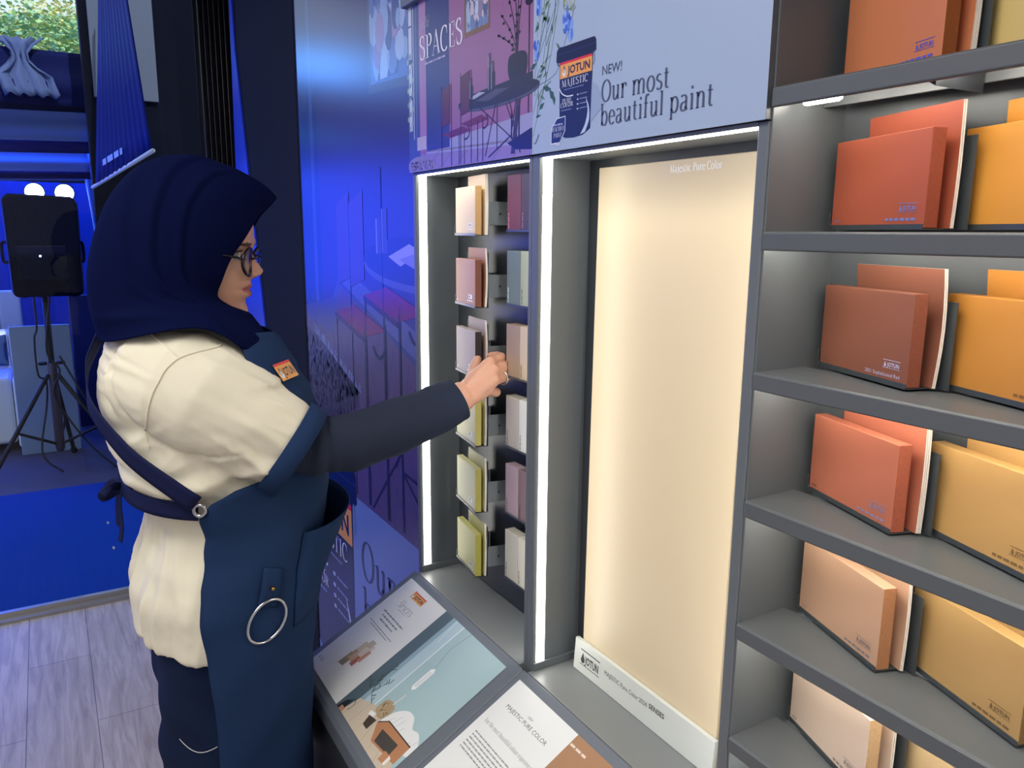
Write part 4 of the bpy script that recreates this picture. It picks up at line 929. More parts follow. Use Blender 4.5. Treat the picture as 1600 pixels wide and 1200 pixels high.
def folds(co):
    x, y, z = co; d = 0
    dx = y + .425; dz = z - 1.285; ang = math.atan2(dz, -dx); r = math.hypot(dx, dz)
    # gathers behind and under the armhole
    m = gs(r - .105, .035) * (1 if x > .06 else .4) * (.25 + .75 * (ang < .5))
    d += .0034 * m * (ridged(ang * 4.5, r * 5, x * 3, 1) - .55)
    # pressed armhole seam
    d -= .0035 * gs(r - .094 - .008*math.sin(ang*2 + .6), .0028) * (x > .09 and y < -.375)
    # pull lines along the sleeve towards the turn-up
    m = gs(y + .33, .07) * (x > .10) * (z > 1.1)
    d += .0050 * m * (ridged((z + .65*(y + .33)) * 30, y * 6, x * 9) - .7)
    # slack diagonal drapes across the back down to the waist strap
    m = gs(z - 1.16, .055) * min(1, max(0, (-.30 - y) / .05))
    d += .0095 * m * (ridged((z - .55*y) * 13, y * 5, x * 5) - .7)
    d += .009 * gs(z - 1.142, .014) * min(1, max(0, (-.38 - y) / .05)) - .006 * gs(z - 1.113, .012)
    # long upright folds in the loose tail of the shirt
    m = min(1, max(0, (1.095 - z) / .07)); th = math.atan2(x - XC, -(y + .37))
    d += m * (.010 * (ridged(th * 2.1 + .35*math.sin(z*9), z * 3.2, 2.5) - .75) + .0025 * (ridged(th * 5, z * 5, 7) - .7))
    d += .0006 * (ridged(x * 22, y * 22, z * 22) - .7)
    return d
nrm = [v.normal.copy() for v in me.vertices]
for v, n in zip(me.vertices, nrm): v.co += n * folds(v.co)
shirt_m = mat('shirt_cream', '#e8e1c9', .8, spec=.2, bump=.18, bscale=1100)
shirt = obj('shirt', me, shirt_m, person, smooth=True)
from mathutils.bvhtree import BVHTree
SEAM = [(-.384, 1.343), (-.401, 1.34), (-.424, 1.337), (-.444, 1.331), (-.46, 1.319), (-.469, 1.306), (-.48, 1.285), (-.486, 1.261), (-.488, 1.23), (-.484, 1.205)]
YOKE = [(-.47, 1.36), (-.46, 1.35), (-.443, 1.333)]
bvh = BVHTree.FromPolygons([v.co.copy() for v in me.vertices], [tuple(p.vertices) for p in me.polygons])
def on_shirt(y, z, lift=.0):
    h = bvh.ray_cast(Vector((.6, y, z)), Vector((-1, 0, 0)))
    return h[0] + h[1] * lift if h[0] else None
def stitched(pts, r, nm):
    P = [on_shirt(p.y, p.z, r * .3) for p in smoothpath([(0, y, z) for y, z in pts], 8)]
    P = [p for p in P if p]; bm = B(); tube(bm, P, r, 8); return obj(nm, bm, shirt_m, shirt, smooth=True)
stitched(SEAM, .0016, 'armhole_seam'); stitched(YOKE, .0012, 'yoke_seam')
# navy turn-ups, fitted arm sleeves
navyc = mat('apron_navy', '#223658', .8, spec=.08, noise=.07, nscale=700, bump=.3, bscale=1300)
def cuff(pts, name, m, th=.0):
    bm = B(); P = [Vector(p[:3]) for p in pts]; R = [p[3] for p in pts]; n = 40; rows = []
    for i, p in enumerate(P):
        d = (P[min(i+1, len(P)-1)] - P[max(i-1, 0)]).normalized(); u_, v_ = frame_of(d)
        rows.append([p + (u_*math.cos(q) + v_*math.sin(q)) * R[i] for q in [2*PI*k/n for k in range(n)]])
    grid(bm, rows, True); o = obj(name, bm, m, person, smooth=True); o.modifiers.new('t', 'SOLIDIFY').thickness = .003; return o
def ext(a, b, t): return tuple(lerp(p, q, t) for p, q in zip(a, b))
c0 = (.2085, -.309, 1.193, .0705); c1 = (.2165, -.287, 1.1765, .0695)
cuff([c0, ext(c0, c1, .5), c1], 'sleeve_cuff', navyc)
cuff([(XC - .2045, -.411, 1.135, .0645), (XC - .208, -.409, 1.108, .064)], 'sleeve_cuff', navyc)
slm = mat('arm_sleeve_knit', '#272e40', .75, spec=.15, bump=.3, bscale=1200)
def armsleeve(pts, m, hem):
    P = smoothpath([p[:3] for p in pts], 10); rad = []
    for i in range(len(pts) - 1):
        for k in range(10): rad.append(lerp(pts[i][3], pts[i+1][3], k/10))
    rad.append(pts[-1][3]); bm = B(); n = 40; rows = []
    for i, p in enumerate(P):
        d = (P[min(i+1, len(P)-1)] - P[max(i-1, 0)]).normalized(); u_, v_ = frame_of(d); t = i / (len(P) - 1)
        wr = .0012 * math.sin(t * 75 + 2*math.sin(t*9)) * (gs(t - .28, .16) + .5*gs(t - .9, .15)) + .001*math.sin(t*31)
        rows.append([p + (u_*math.cos(q) + v_*math.sin(q)) * (rad[i] + wr * (1 + .9*math.sin(q + t*6)) + (.001 if t > .955 else 0)) for q in [2*PI*k/n for k in range(n)]])
    grid(bm, rows, True); o = obj('arm_sleeve', bm, m, person, smooth=True); o.modifiers.new('t', 'SOLIDIFY').thickness = .0025; return o
armsleeve([(.200, -.325, 1.21, .046), (.215, -.285, 1.191, .0415), (.220, -.246, 1.187, .0400), (.225, -.200, 1.189, .0415), (.225, -.137, 1.204, .0405), (.2255, -.071, 1.2215, .0365), (.2275, -.032, 1.237, .0325)], slm, True)
armsleeve([(-.185, -.405, 1.13, .045), (-.198, -.385, 1.06, .043), (-.205, -.36, 1.0, .041), (-.205, -.30, .93, .036), (-.2, -.275, .9, .0295)], slm, True)
# ring on the third finger
f = FING[2]; c = Vector(f[0]).lerp(Vector(f[1]), .66); d = (Vector(f[1]) - Vector(f[0])).normalized(); u_, v_ = frame_of(d)
bm = B(); torus(bm, c, .0112, .0011, u_, v_, 28, 8); obj('finger_ring', bm, mat('silver', '#d8d8da', .2, 1), person, smooth=True)

# ---- trousers and shoes
bm = B(); torso_loft(bm, frange(.60, .93, 14), -.013)
for sx in (-1, 1):
    cx = XC + sx*.088
    tube(bm, [(cx, -.372, .70), (cx, -.368, .55), (cx, -.368, .38), (cx, -.375, .2), (cx, -.385, .085)], [.085, .094, .098, .096, .094], 28)
me = voxel(bm, .006, 4)
nrm = [v.normal.copy() for v in me.vertices]
for v, n in zip(me.vertices, nrm):
    x, y, z = v.co; v.co += n * (.006 * math.sin(math.atan2(x - XC, y + .37) * 5 + z * 18) + .003 * math.sin(z * 60 + y * 40)) * min(1, (.9 - z) * 6 if z < .9 else 0)
denim = mat('denim_dark', '#16233f', .85, spec=.1, noise=.25, nscale=900, bump=.3, bscale=900)
tr = obj('trousers', me, denim, person, smooth=True)
bm = B(); tube(bm, [torso_pt(.735 - .012*math.sin(i*.4), 2.45 - i*.065, -.004) for i in range(9)], .0006, 6); obj('loose_thread', bm, mat('thread_pale', '#c9c8c2', .7), tr)
for sx in (-1, 1):
    cx = XC + sx*.092; bm = B(); rows = []
    for j in range(13):
        t = j/12; y = lerp(-.475, -.225, t); w = .036 + .012*math.sin(PI*min(1, t*1.25)) - .02*max(0, t - .8); h = lerp(.085, .04, min(1, t*1.25)) * (1 if t < .93 else .6)
        rows.append([(cx + w*math.copysign(abs(math.cos(q))**.7, math.cos(q)), y, .001 + h*.5 + h*.5*math.copysign(abs(math.sin(q))**.8, math.sin(q))) for q in [2*PI*k/20 for k in range(20)]])
    V = grid(bm, rows, True); bm.faces.new(V[0][::-1]); bm.faces.new(V[-1]); obj('shoe', bm, mat('shoe_dark', '#1a1b20', .5), person, smooth=True)

# ---- apron: bib, skirt wrapped round the front, hem, pocket, straps, loop with ring
AP = .0105
PHR = [(.55, 1.87), (.70, 1.86), (.80, 1.88), (.89, 1.92), (.93, 1.95), (1.0, 2.02), (1.05, 2.06), (1.10, 2.02), (1.118, 1.90), (1.135, 1.72), (1.152, 1.45), (1.18, 1.3), (1.23, 1.25), (1.28, 1.25), (1.32, 1.25), (1.352, 1.22)]
def apron_pt(z, phi, off=AP):
    zz = max(z, .6)
    p = torso_pt(zz, phi, off); p.z = z
    if z > 1.29:      # bib stands forward of the neck
        t = (z - 1.29) / .055; p.y += .018 * t * math.cos(phi); 
    m = min(1, max(0, (1.0 - z) / .3)); n = Vector((math.sin(phi), math.cos(phi), 0))
    return p + n * (m * .004 * math.sin(phi * 5 + z * 6) + .0015 * math.sin(z * 47 + phi * 7))
bm = B(); rows = []; zs = frange(.575, 1.352, 84)
for z in zs:
    e = interp(PHR, z)[0]; rows.append([apron_pt(z - (.012*gs(k/40*2 - 1, .5) if z > 1.345 else 0), lerp(e, -e, k/40)) for k in range(41)])
grid(bm, rows); ap = obj('apron', bm, navyc, person, smooth=True); md = ap.modifiers.new('t', 'SOLIDIFY'); md.thickness = .0022; md.offset = 1
bm = B(); rows = [[apron_pt(z, lerp(1.865, -1.865, k/40), AP + .0026) for k in range(41)] for z in frange(.577, .618, 4)]
grid(bm, rows); h = obj('hem', bm, navyc, ap, smooth=True); h.modifiers.new('t', 'SOLIDIFY').thickness = .0016
# logo patch on the bib
cz_, ph_ = 1.298, .84
p0 = apron_pt(cz_, ph_, AP + .0042); pu = apron_pt(cz_, ph_ - .12, AP + .0042); pv = apron_pt(cz_ + .03, ph_, AP + .0042)
uu = (pu - p0).normalized(); vv = (pv - p0).normalized(); vv = (vv - uu * uu.dot(vv)).normalized()
a = Art(p0, uu, vv); paint_logo(a, -.026, -.014, .052, .028); pt = a.build('badge', ap, 'orange and red badge with dark capitals')
pt.modifiers.new('t', 'SOLIDIFY').thickness = .0012
# gaping front pocket with rivets
bm = B(); rows = []
for j in range(15):
    t = j/14; z = lerp(1.078, .905, t); R = []
    for k in range(17):
        s = k/16; ph = lerp(1.12, -.15, s); g = math.sin(PI*min(1, s*1.05))**.7
        R.append(apron_pt(z - .028*(1 - s)*(1 - t) , ph, AP + .003 + .036 * (1 - t)**1.3 * g))
    rows.append(R)
grid(bm, rows); pk = obj('pocket', bm, navyc, ap, smooth=True); pk.modifiers.new('t', 'SOLIDIFY').thickness = .002
brass = mat('brass_rivet', '#b08a4e', .3, 1); steel = mat('steel_ring', '#c9c9cc', .18, 1)
def stud(p, n, r, m, par):
    bm = B(); n = n.normalized(); tube(bm, [p - n*.001, p + n*.0018], r, 12); return obj('rivet', bm, m, par, smooth=True)
def apn(z, phi): return (apron_pt(z, phi, AP + .02) - apron_pt(z, phi, AP)).normalized()
for z, ph in ((1.042, 1.02), (1.028, .86)): stud(apron_pt(z, ph, AP + .011), apn(z, ph), .003, brass, pk)
# loop tab and towel ring
def ribbon(path, nr, w, t, name, m, par):
    bm = B(); rows = []
    for i, p in enumerate(path):
        d = (path[min(i+1, len(path)-1)] - path[max(i-1, 0)]).normalized(); s = d.cross(nr[i]).normalized(); rows.append([p + s*w*q for q in (-.5, -.25, 0, .25, .5)])
    grid(bm, rows); o = obj(name, bm, m, par, smooth=True); o.modifiers.new('t', 'SOLIDIFY').thickness = t; return o
phT = 1.43
zsT = frange(1.012, .955, 8); tb = ribbon([apron_pt(z, phT, AP + .0045 + .004*gs(i - 4, 3)) for i, z in enumerate(zsT)], [apn(z, phT) for z in zsT], .031, .003, 'loop_tab', navyc, ap)
stud(apron_pt(.985, phT, AP + .011), apn(.985, phT), .0032, brass, tb)
cR = apron_pt(.936, phT, AP + .006); uR = (apron_pt(.936, phT - .1) - apron_pt(.9265, phT + .1)).normalized()
bm = B(); torus(bm, cR, .0305, .0024, uR, (0, 0, 1), 60, 10); obj('towel_ring', bm, steel, ap, smooth=True)
# grommet and straps
gz, gp = 1.1135, 1.98
cG = apron_pt(gz, gp, AP + .004); nG = apn(gz, gp); uG, vG = frame_of(nG)
bm = B(); torus(bm, cG, .0082, .0026, uG, vG, 32, 10); obj('grommet', bm, steel, ap, smooth=True)
bt = mat('strap_navy', '#191f44', .7, spec=.12, bump=.3, bscale=1000)
L = 40; path = []; nr = []
for i in range(L + 1):
    t = i/L; ph = lerp(gp + .01, 3.75, t); z = gz + .01 + .225 * t ** .92; z = min(z, 1.335); path.append(torso_pt(z, ph, .0155)); nr.append((torso_pt(z, ph, .05) - torso_pt(z, ph, 0)).normalized())
ribbon(path, nr, .027, .0022, 'cross_strap', bt, ap)
path = []; nr = []
for i in range(L + 1):
    t = i/L; ph = lerp(gp + .03, 2*PI - gp, t); z = gz - .004 + .004*math.sin(PI*t); path.append(torso_pt(z, ph, .0115)); nr.append((torso_pt(z, ph, .05) - torso_pt(z, ph, 0)).normalized())
ribbon(path, nr, .026, .0022, 'waist_strap', bt, ap)
# bow of the waist strap at the back
k0 = torso_pt(1.11, PI, .012)
for pts in ([(0, 0, 0), (.03, -.03, .012), (.05, -.055, .0), (.03, -.05, -.018), (0, -.005, -.004)], [(0, 0, 0), (-.03, -.02, .008), (-.045, -.035, -.012), (-.015, -.012, -.01)], [(0, -.004, 0), (.012, -.012, -.05), (.02, -.012, -.12), (.016, -.02, -.17)], [(0, -.004, 0), (-.01, -.016, -.05), (-.015, -.02, -.13)]):
    P = smoothpath([k0 + Vector(p) * .5 for p in pts], 8); ribbon(P, [Vector((1, -.4, .2)).normalized() if abs(pts[-1][2]) < .05 else Vector((.3, -1, 0)).normalized() for _ in P], .013, .0018, 'strap_bow', bt, ap)
# ------------------------------------------------------------------ outside the glass: tent, carpet, loudspeaker, sofa, trees
navy = mat('tent_navy', '#0b1650', .8, spec=.1, bump=.0, bscale=30); pale = mat('tent_pale', '#7d9ce0', .7, bump=.2, bscale=30)
bm = B(); box(bm, -14, GX - .036, -6, 5, -.09, -.03); struct('floor_outside', bm, mat('outside_boards', '#4a4a5c', .6, spec=.2, noise=.25, nscale=9))
bm = B(); box(bm, -3.85, GX - .04, -5, .6, -.03, -.012); tag(obj('carpet', bm, mat('blue_carpet', '#003a98', .9, spec=.05, noise=.12, nscale=160, bump=.5, bscale=500)), 'blue carpet lying just outside the glass front', 'carpet')
lm = mat('dry_leaf', '#b9b48f', .7)
for (x, y, lb) in ((-2.72, -.42, 'small dry leaf on the blue carpet nearer the glass'), (-3.1, -.42, 'small dry leaf on the blue carpet farther from the glass')):
    bm = B(); grid(bm, [[(x + i*.012, y + j*.006*math.sin(PI*i/4 + .01), -.0105 + .002*abs(j)) for j in (-1, 0, 1)] for i in range(5)]); o = tag(obj('leaf', bm, lm), lb, 'leaf', 'dry leaves on the carpet')
    o.modifiers.new('s', 'SOLIDIFY').thickness = .0006
def drape(x, y0, y1, ztop, drop, sag, m, pleat=.0, n=60, rows=10, lean=0, fx=.03):
    bm = B(); R = []
    for j in range(rows + 1):
        t = j / rows; row = []
        for i in range(n + 1):
            s = i / n; y = lerp(y0, y1, s)
            z = ztop - t * (drop + sag * math.sin(PI * s)) - (1 - t) * sag * .25 * math.sin(PI * s)
            row.append((x + lean*t + fx * math.sin(t * 9 + s * 3) * t + pleat * math.sin(s * n * 1.3), y, z))
        R.append(row)
    grid(bm, R); return bm
def solid(o, t=.004):
    md = o.modifiers.new('thickness', 'SOLIDIFY'); md.thickness = t; return o
# ceiling swags, receding under the tent roof
for (x, zt, dr, m, lb) in ((-4.0, 2.49, .27, navy, 'wide dark blue swag nearest the glass, under the tree gap'),
                           (-5.0, 2.30, .2, pale, 'pale swag behind the wide dark one, highest of the pale swags'), (-5.5, 2.2, .14, navy, 'narrow dark swag between the two upper pale swags'),
                           (-6.0, 2.11, .15, pale, 'second pale swag from the front under the tent roof'), (-6.5, 2.04, .11, navy, 'narrow dark swag above the stage lights'),
                           (-7.0, 1.99, .05, pale, 'lowest pale swag just above the two stage lights')):
    o = solid(obj('tent_swag', drape(x, -4.8, -.17 if x < -4.5 else .6, zt, dr, .05, m), m, smooth=True)); tag(o, lb, 'tent drape', 'swags of the tent ceiling')
# slack roof cloth behind the front swag and the gathered knot
bm = drape(-4.35, -4.8, .7, 2.42, .18, .05, navy, rows=8, fx=.06); tag(solid(obj('tent_roof_cloth', bm, mat('tent_deep_navy', '#070e30', .8, spec=.1, bump=.3, bscale=12), smooth=True)), 'slack dark roof cloth behind the front swag', 'tent drape')
bm = B(); gx, gy, gz = -3.97, -.6, 2.40
R = []
for j in range(9):
    t = j / 8; R.append([(gx + .02*math.sin(k*1.7) , gy + (k - 6) * lerp(.022, .006, math.sin(PI*min(t*1.6, 1))) + .05*t*t, gz + .13 - .3*t + .012*math.sin(k*2.3 + 5*t)) for k in range(13)])
grid(bm, R); tag(solid(obj('gathered_cloth', bm, mat('cloth_grey_blue', '#56659a', .7, spec=.1), smooth=True), .006), 'gathered grey knot of cloth tied on the front swag', 'tent drape')
# tent roof, and unseen side walls added to shade the tent from the sky
dk = mat('tent_roof_dark', '#101a4a', .8)
bm = B(); R = []
for i in range(13):
    x = lerp(-4.25, -9.2, i/12); R.append([(x, lerp(-4.9, 1.1, k/12), 2.46 + .15*(-4.25 - x) + .05*math.sin(k*1.6)*math.sin(i*1.1)) for k in range(13)])
grid(bm, R); tag(solid(obj('tent_roof', bm, dk, smooth=True)), 'dark tent roof above the swags', 'tent')
for (y, lb) in ((-4.8, 'added shading wall far to the left of the sofa'), (1.0, 'added shading wall behind the dark partition')):
    bm = B(); grid(bm, [[(lerp(-4.2, -8.6, i/40), y + .04*math.sin(i*1.3), z) for i in range(41)] for z in (-.03, 1.2, 2.5)]); tag(solid(obj('tent_shade_wall', bm, mat('curtain_blue', '#2346b4', .8), smooth=True)), lb, 'tent')
# side and back curtains
bm = drape(-8.4, -4.5, .9, 2.1, 2.12, 0, navy, pleat=.05, n=90, fx=0); tag(solid(obj('back_curtain', bm, mat('curtain_blue', '#2346b4', .8), smooth=True)), 'blue pleated curtain closing the back of the tent', 'curtain')
def edge_drop(x, y, z0, z1, w, lb):
    bm = B(); R = []
    for j in range(13):
        t = j / 12; R.append([(x + .03*math.sin(k*1.9), y + (k/8 - .5) * w * (1 - .55*math.sin(PI*min(1, t*1.25))) + .03*t, lerp(z0, z1, t)) for k in range(9)])
    grid(bm, R); return tag(solid(obj('tied_drape', bm, pale, smooth=True)), lb, 'tent drape', 'tied pale drapes at the tent side')
edge_drop(-4.95, -.13, 2.3, .05, .16, 'pale drape tied back at the tent side, nearest one'); edge_drop(-6.0, -.13, 2.1, .0, .15, 'pale drape tied back at the tent side, middle one'); edge_drop(-7.0, -.12, 1.95, .0, .14, 'pale drape tied back at the tent side, farthest one')
# hanging blue banner with its bottom bar
bn = thing('hanging_banner', 'pleated blue banner hanging outside the glass above the headscarf', 'banner', (-2.8, -.22, 1.8))
bm = B(); R = []
for j in range(9):
    t = j / 8; row = []
    for i in range(61):
        s = i / 60; x = lerp(-3.2, -2.4, s); y = lerp(lerp(-.247 + .015, -.215, s), lerp(-.325, -.15, s), t); z = lerp(lerp(2.7, 2.62, s), lerp(1.726, 1.826, s), t)
        row.append((x, y + .007 * math.sin(s * 70) * (1 - s*.5), z))
    R.append(row)
grid(bm, R); solid(obj('cloth', bm, mat('banner_blue', '#091a78', .6, spec=.1), bn, smooth=True), .002)
bm = B(); tube(bm, [(-3.3, -.335, 1.712), (-2.38, -.147, 1.829)], .009, 12); obj('bottom_bar', bm, mat('bar_white', '#dfe3ea', .35), bn, smooth=True)
u = Vector((.8, .175, .1)).normalized(); a = Art(Vector((-3.02, -.2985, 1.79)), u, (0, 0, 1)); a.words(0, .012, .3, .028, '#9fb4e8', 3); a.build('lettering', bn)
# dark partition; the grey board stands in for a reflection in the glass
bm = B(); box(bm, -3.62, -3.5, -.32, 1.2, -.03, 3.4); tag(obj('dark_partition', bm, mat('partition_dark', '#060919', .7, spec=.05)), 'dark partition outside the glass behind the banner', 'partition')
bm = B(); box(bm, -3.49, -3.46, -.28, -.14, 2.18, 2.66); box(bm, -3.49, -3.465, -.137, .03, 2.18, 2.78); tag(obj('grey_board_reflection', bm, mat('reflection_grey', '#555c72', .6, spec=.1), bevel=.004), 'grey board standing in for a glass reflection beside the banner', 'board')
# stage lights
for (y, lb) in ((-.6, 'left bright stage light above the loudspeaker'), (-.352, 'right bright stage light above the loudspeaker')):
    t = thing('stage_light', lb, 'stage light', (-7.5, y, 1.843), group='stage lights')
    bm = B(); lathe(bm, [(.02, -.16), (.075, -.14), (.088, -.02), (.09, .0), (.082, .0), (.08, -.01)], n=24); o = obj('housing', bm, mat('light_housing', '#0b0c10', .4), None, smooth=True); o.parent = t; o.rotation_euler = (0, PI/2, 0)
    bm = B(); lathe(bm, [(.001, .012), (.05, .01), (.078, -.002), (.078, -.01)], n=24); o = obj('lens', bm, mat('light_lens', (.55, .75, 1.0), .3, emit=40), None, smooth=True); o.parent = t; o.rotation_euler = (0, PI/2, 0)
bm = B(); tube(bm, [(-7.66, -1.6, 1.97), (-7.66, .4, 1.97)], .025, 10)
for y in (-.6, -.352): tube(bm, [(-7.66, y, 1.97), (-7.66, y, 1.95)], .012, 8)
tag(obj('light_truss', bm, mat('truss_grey', '#3a3d45', .4, .6), smooth=True), 'horizontal truss tube carrying the two stage lights', 'truss')
# loudspeaker on a tripod
blkp = mat('speaker_black', '#05081e', .5, spec=.03)
sp = thing('loudspeaker', 'black loudspeaker on a tripod outside the glass', 'loudspeaker', (-4.4, -.58, 1.1))
bm = B(); prof = [(-.765, .0), (-.40, .0), (-.385, .02), (-.378, .56), (-.40, .6), (-.76, .61), (-.79, .58), (-.782, .02)]
A1 = [(y + .01, z + 1.095) for y, z in prof]
V0 = [bm.verts.new((-4.22, lerp(-.58, y, .93), z)) for y, z in A1]; V1 = [bm.verts.new((-4.42, y, z)) for y, z in A1]; V2 = [bm.verts.new((-4.62, lerp(-.58, y, .62), z)) for y, z in A1]
bm.faces.new(V0); bm.faces.new(V2[::-1])
for P_, Q_ in ((V0, V1), (V1, V2)):
    for i in range(8): bm.faces.new((P_[i], Q_[i], Q_[(i+1) % 8], P_[(i+1) % 8]))
bmesh.ops.recalc_face_normals(bm, faces=bm.faces); obj('cabinet', bm, blkp, sp, bevel=.012, seg=3)
bm = B(); box(bm, -4.219, -4.212, -.72, -.46, 1.2, 1.4); obj('control_panel', bm, mat('speaker_panel', '#080c28', .4, spec=.05), sp, bevel=.003)
bm = B(); lathe(bm, [(.001, .005), (.006, .004), (.006, 0)], n=10); o = obj('power_led', bm, mat('led_blue_white', (.6, .8, 1), .3, emit=12), None); o.parent = sp; o.location = (.19, -.02, .24); o.rotation_euler = (0, PI/2, 0)
for y in (-.795, -.365):
    bm = B(); tube(bm, smoothpath([(-4.36, y*1.0 + (.02 if y < -.6 else -.02), 1.3), (-4.36, y, 1.31), (-4.36, y, 1.41), (-4.36, y + (.02 if y < -.6 else -.02), 1.42)], 4), .009, 8); obj('handle', bm, blkp, sp, smooth=True)
for y in (-.72, -.63, -.45):
    bm = B(); box(bm, -4.4, -4.36, y, y + .03, 1.082, 1.097); obj('foot', bm, blkp, sp)
st_ = thing('speaker_stand', 'black tripod stand with spread legs under the loudspeaker', 'stand', (-4.4, -.6, -.03)); sm = mat('stand_metal', '#16181d', .35, .5)
bm = B(); tube(bm, [(-4.4, -.6, .25), (-4.4, -.6, 1.07)], .018, 12); obj('pole', bm, sm, st_, smooth=True)
bm = B(); tube(bm, [(-4.4, -.6, .10), (-4.4, -.6, .64)], .028, 12); obj('column', bm, mat('stand_column', '#4a4450', .4, .4), st_, smooth=True)
for (fx_, fy) in ((-4.15, -.99), (-4.12, -.2), (-4.74, -.52)):
    bm = B(); tube(bm, [(-4.4 + (fx_ + 4.4)*.08, -.6 + (fy + .6)*.08, .58), (fx_, fy, -.02)], .014, 10); lg = obj('leg', bm, sm, st_, smooth=True)
    bm = B(); tube(bm, [(-4.4, -.6, .12), (lerp(-4.4, fx_, .55), lerp(-.6, fy, .55), .25)], .009, 8); obj('brace', bm, sm, lg, smooth=True)
    bm = B(); tube(bm, [(lerp(-4.4, fx_, .97), lerp(-.6, fy, .97), .0), (fx_, fy, -.018)], .02, 10); obj('rubber_foot', bm, blkp, lg, smooth=True)
for y in (-.635, -.565):
    bm = B(); tube(bm, [(-4.4, y, .66), (-4.4, y + .03*(1 if y > -.6 else -1), .66)], .012, 8); obj('knob', bm, sm, st_)
cb = mat('cable_black', '#0c0d12', .5)
for pts, lb in (([(-4.35, -.66, 1.15), (-4.37, -.66, .9), (-4.36, -.68, .82), (-4.36, -.68, .6), (-4.37, -.64, .55), (-4.36, -.65, .4), (-4.3, -.7, .1), (-4.25, -.6, -.02)], 'black cable hanging in a loop left of the speaker pole'),
                ([(-4.36, -.57, 1.1), (-4.36, -.62, .75), (-4.34, -.56, .62), (-4.35, -.6, .45), (-4.3, -.45, .15), (-4.2, -.3, -.02)], 'black cable falling to the right from the speaker pole'),
                ([(-4.38, -.55, .7), (-4.3, -.4, .35), (-4.25, -.28, .1), (-4.1, -.1, -.02)], 'thin black cable beside the right tripod leg')):
    bm = B(); tube(bm, smoothpath(pts), .006, 8); tag(obj('cable', bm, cb, smooth=True), lb, 'cable', 'speaker cables')
# plastic-wrapped panel behind the tripod
def wrap_mat():
    m = mat('plastic_wrap', '#7d93bd', .12, bump=.9, bscale=14, coat=1); return m
bm = B(); box(bm, -4.86, -4.82, -.83, -.47, -.03, .86); tag(obj('wrapped_panel', bm, wrap_mat(), bevel=.006), 'upright panel in crinkled clear plastic behind the tripod', 'panel')
bm = B(); box(bm, -5.62, -5.56, -.45, .3, -.03, 1.0); tag(obj('dark_panel', bm, mat('panel_deep_blue', '#12235f', .3, bump=.5, bscale=12), bevel=.006), 'dark blue upright panel right of the plastic-wrapped one', 'panel')
# sofa
so = thing('sofa', 'white leather sofa at the left edge beyond the tripod', 'sofa', (-5.3, -1.3, -.03)); lea = mat('white_leather', '#dfe4ec', .4, bump=.1, bscale=120)
bm = B(); box(bm, -5.55, -4.95, -2.2, -.85, .03, .5); obj('seat', bm, lea, so, bevel=.03, seg=4)
bm = B(); box(bm, -5.5, -4.92, -.845, -.72, .0, .5); obj('armrest', bm, lea, so, bevel=.025, seg=4)
bm = B(); box(bm, -5.75, -5.56, -2.2, -.76, .03, .75); obj('backrest', bm, lea, so, bevel=.04, seg=4)
for (x, y) in ((-5.0, -.78), (-5.45, -.78), (-5.0, -2.1), (-5.45, -2.1)):
    bm = B(); box(bm, x - .02, x + .02, y - .02, y + .02, -.03, .04); obj('leg', bm, blkp, so)
bm = B(); R = []
for i in range(13):
    t = -1 + i/6; R.append([(-5.4 + .05*math.sin(PI*k/12)*math.sqrt(max(0, 1 - t*t*.9)) - .03, -1.02 + .15*(-1 + k/6), .625 + .115*t*(1 - .12*(1 - abs(-1 + k/6)))) for k in range(13)])
grid(bm, R); md = solid(obj('cushion', bm, mat('cushion_blue', '#1b3c74', .8), smooth=True), .06); tag(md, 'dark blue cushion leaning on the white sofa', 'cushion')
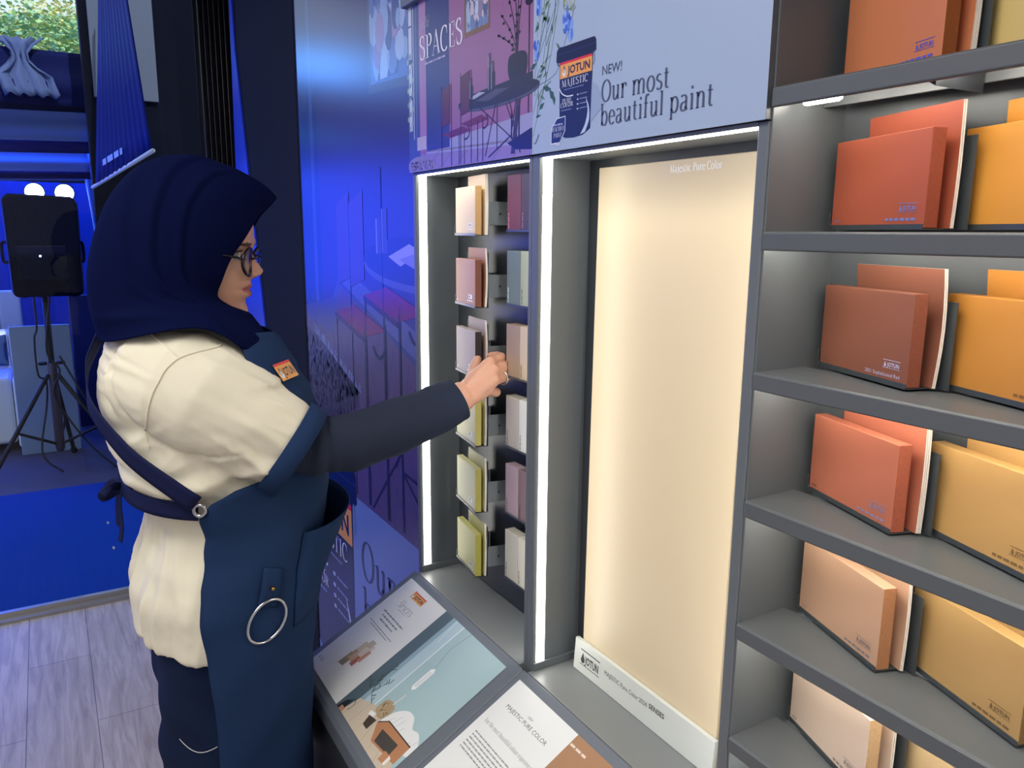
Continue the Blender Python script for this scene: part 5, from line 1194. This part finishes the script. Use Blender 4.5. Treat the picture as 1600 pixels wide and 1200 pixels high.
for (y, lb) in ((-1.02, 'white chair back behind the sofa, nearer the left edge'), (-.86, 'white chair back behind the sofa, nearer the loudspeaker')):
    t = thing('event_chair', lb, 'chair', (-6.4, y, -.03), group='chairs behind the sofa')
    bm = B(); box(bm, -6.42, -6.38, y - .08, y + .08, .5, 1.0); obj('backrest', bm, lea, t, bevel=.02, seg=3)
    bm = B(); box(bm, -6.85, -6.42, y - .08, y + .08, .42, .5); obj('seat', bm, lea, t, bevel=.02, seg=3)
    for dx in (-.4, -.02):
        for dy in (-.06, .06):
            bm = B(); tube(bm, [(-6.42 + dx, y + dy, .43), (-6.42 + dx, y + dy, -.02)], .012, 8); obj('leg', bm, lea, t)
# trees over the tent
def tree(x, y, z, r, seed, lb, cols):
    t = thing('tree', lb, 'tree', (x, y, -.03), group='trees above the tent'); rr = random.Random(seed)
    bm = B(); tube(bm, [(x, y, -.03), (x + .1, y, z*.6), (x, y, z)], [.22, .16, .08], 12, False)
    ends = []
    for k in range(7):
        an = k*2.4; e = Vector((x + r*.7*math.cos(an), y + r*.8*math.sin(an), z + r*(.1 + .35*rr.random()))); ends.append(e); tube(bm, [(x, y, z*.75), Vector((x, y, z)).lerp(e, .5) + Vector((0, 0, .15)), e], [.08, .05, .02], 8, False)
    obj('trunk', bm, mat('bark', '#4a3d30', .9, bump=.5, bscale=30), t, smooth=True)
    bm = B()
    for k in range(15000):
        e = ends[rr.randrange(7)]; d = Vector((rr.gauss(0, 1), rr.gauss(0, 1), rr.gauss(0, .55))); c = e + d * r * .37
        n = Vector((rr.gauss(0, .6), rr.gauss(0, .6), 1)).normalized(); q = n.orthogonal().normalized(); q.rotate(Matrix.Rotation(rr.uniform(0, 6.3), 3, n)); s = n.cross(q); l = rr.uniform(.028, .055)
        f = bm.faces.new([bm.verts.new(c + v) for v in (q*l, s*l*.75, -q*l, -s*l*.75)]); f.material_index = rr.randrange(len(cols))
    o = obj('foliage', bm, [mat('leaf_' + c[1:], c, .6) for c in cols], t); o['kind'] = 'stuff'
tree(-13, -.75, 3.7, 1.25, 1, 'broad leafy tree above the tent, nearer the left edge', ['#86b58a', '#a0c890', '#74a89a', '#bcc87c'])
tree(-18.5, .7, 4.7, 1.6, 2, 'broad leafy tree above the tent, nearer the blue banner', ['#b0c47c', '#d0cc80', '#94bc90', '#dccc84'])
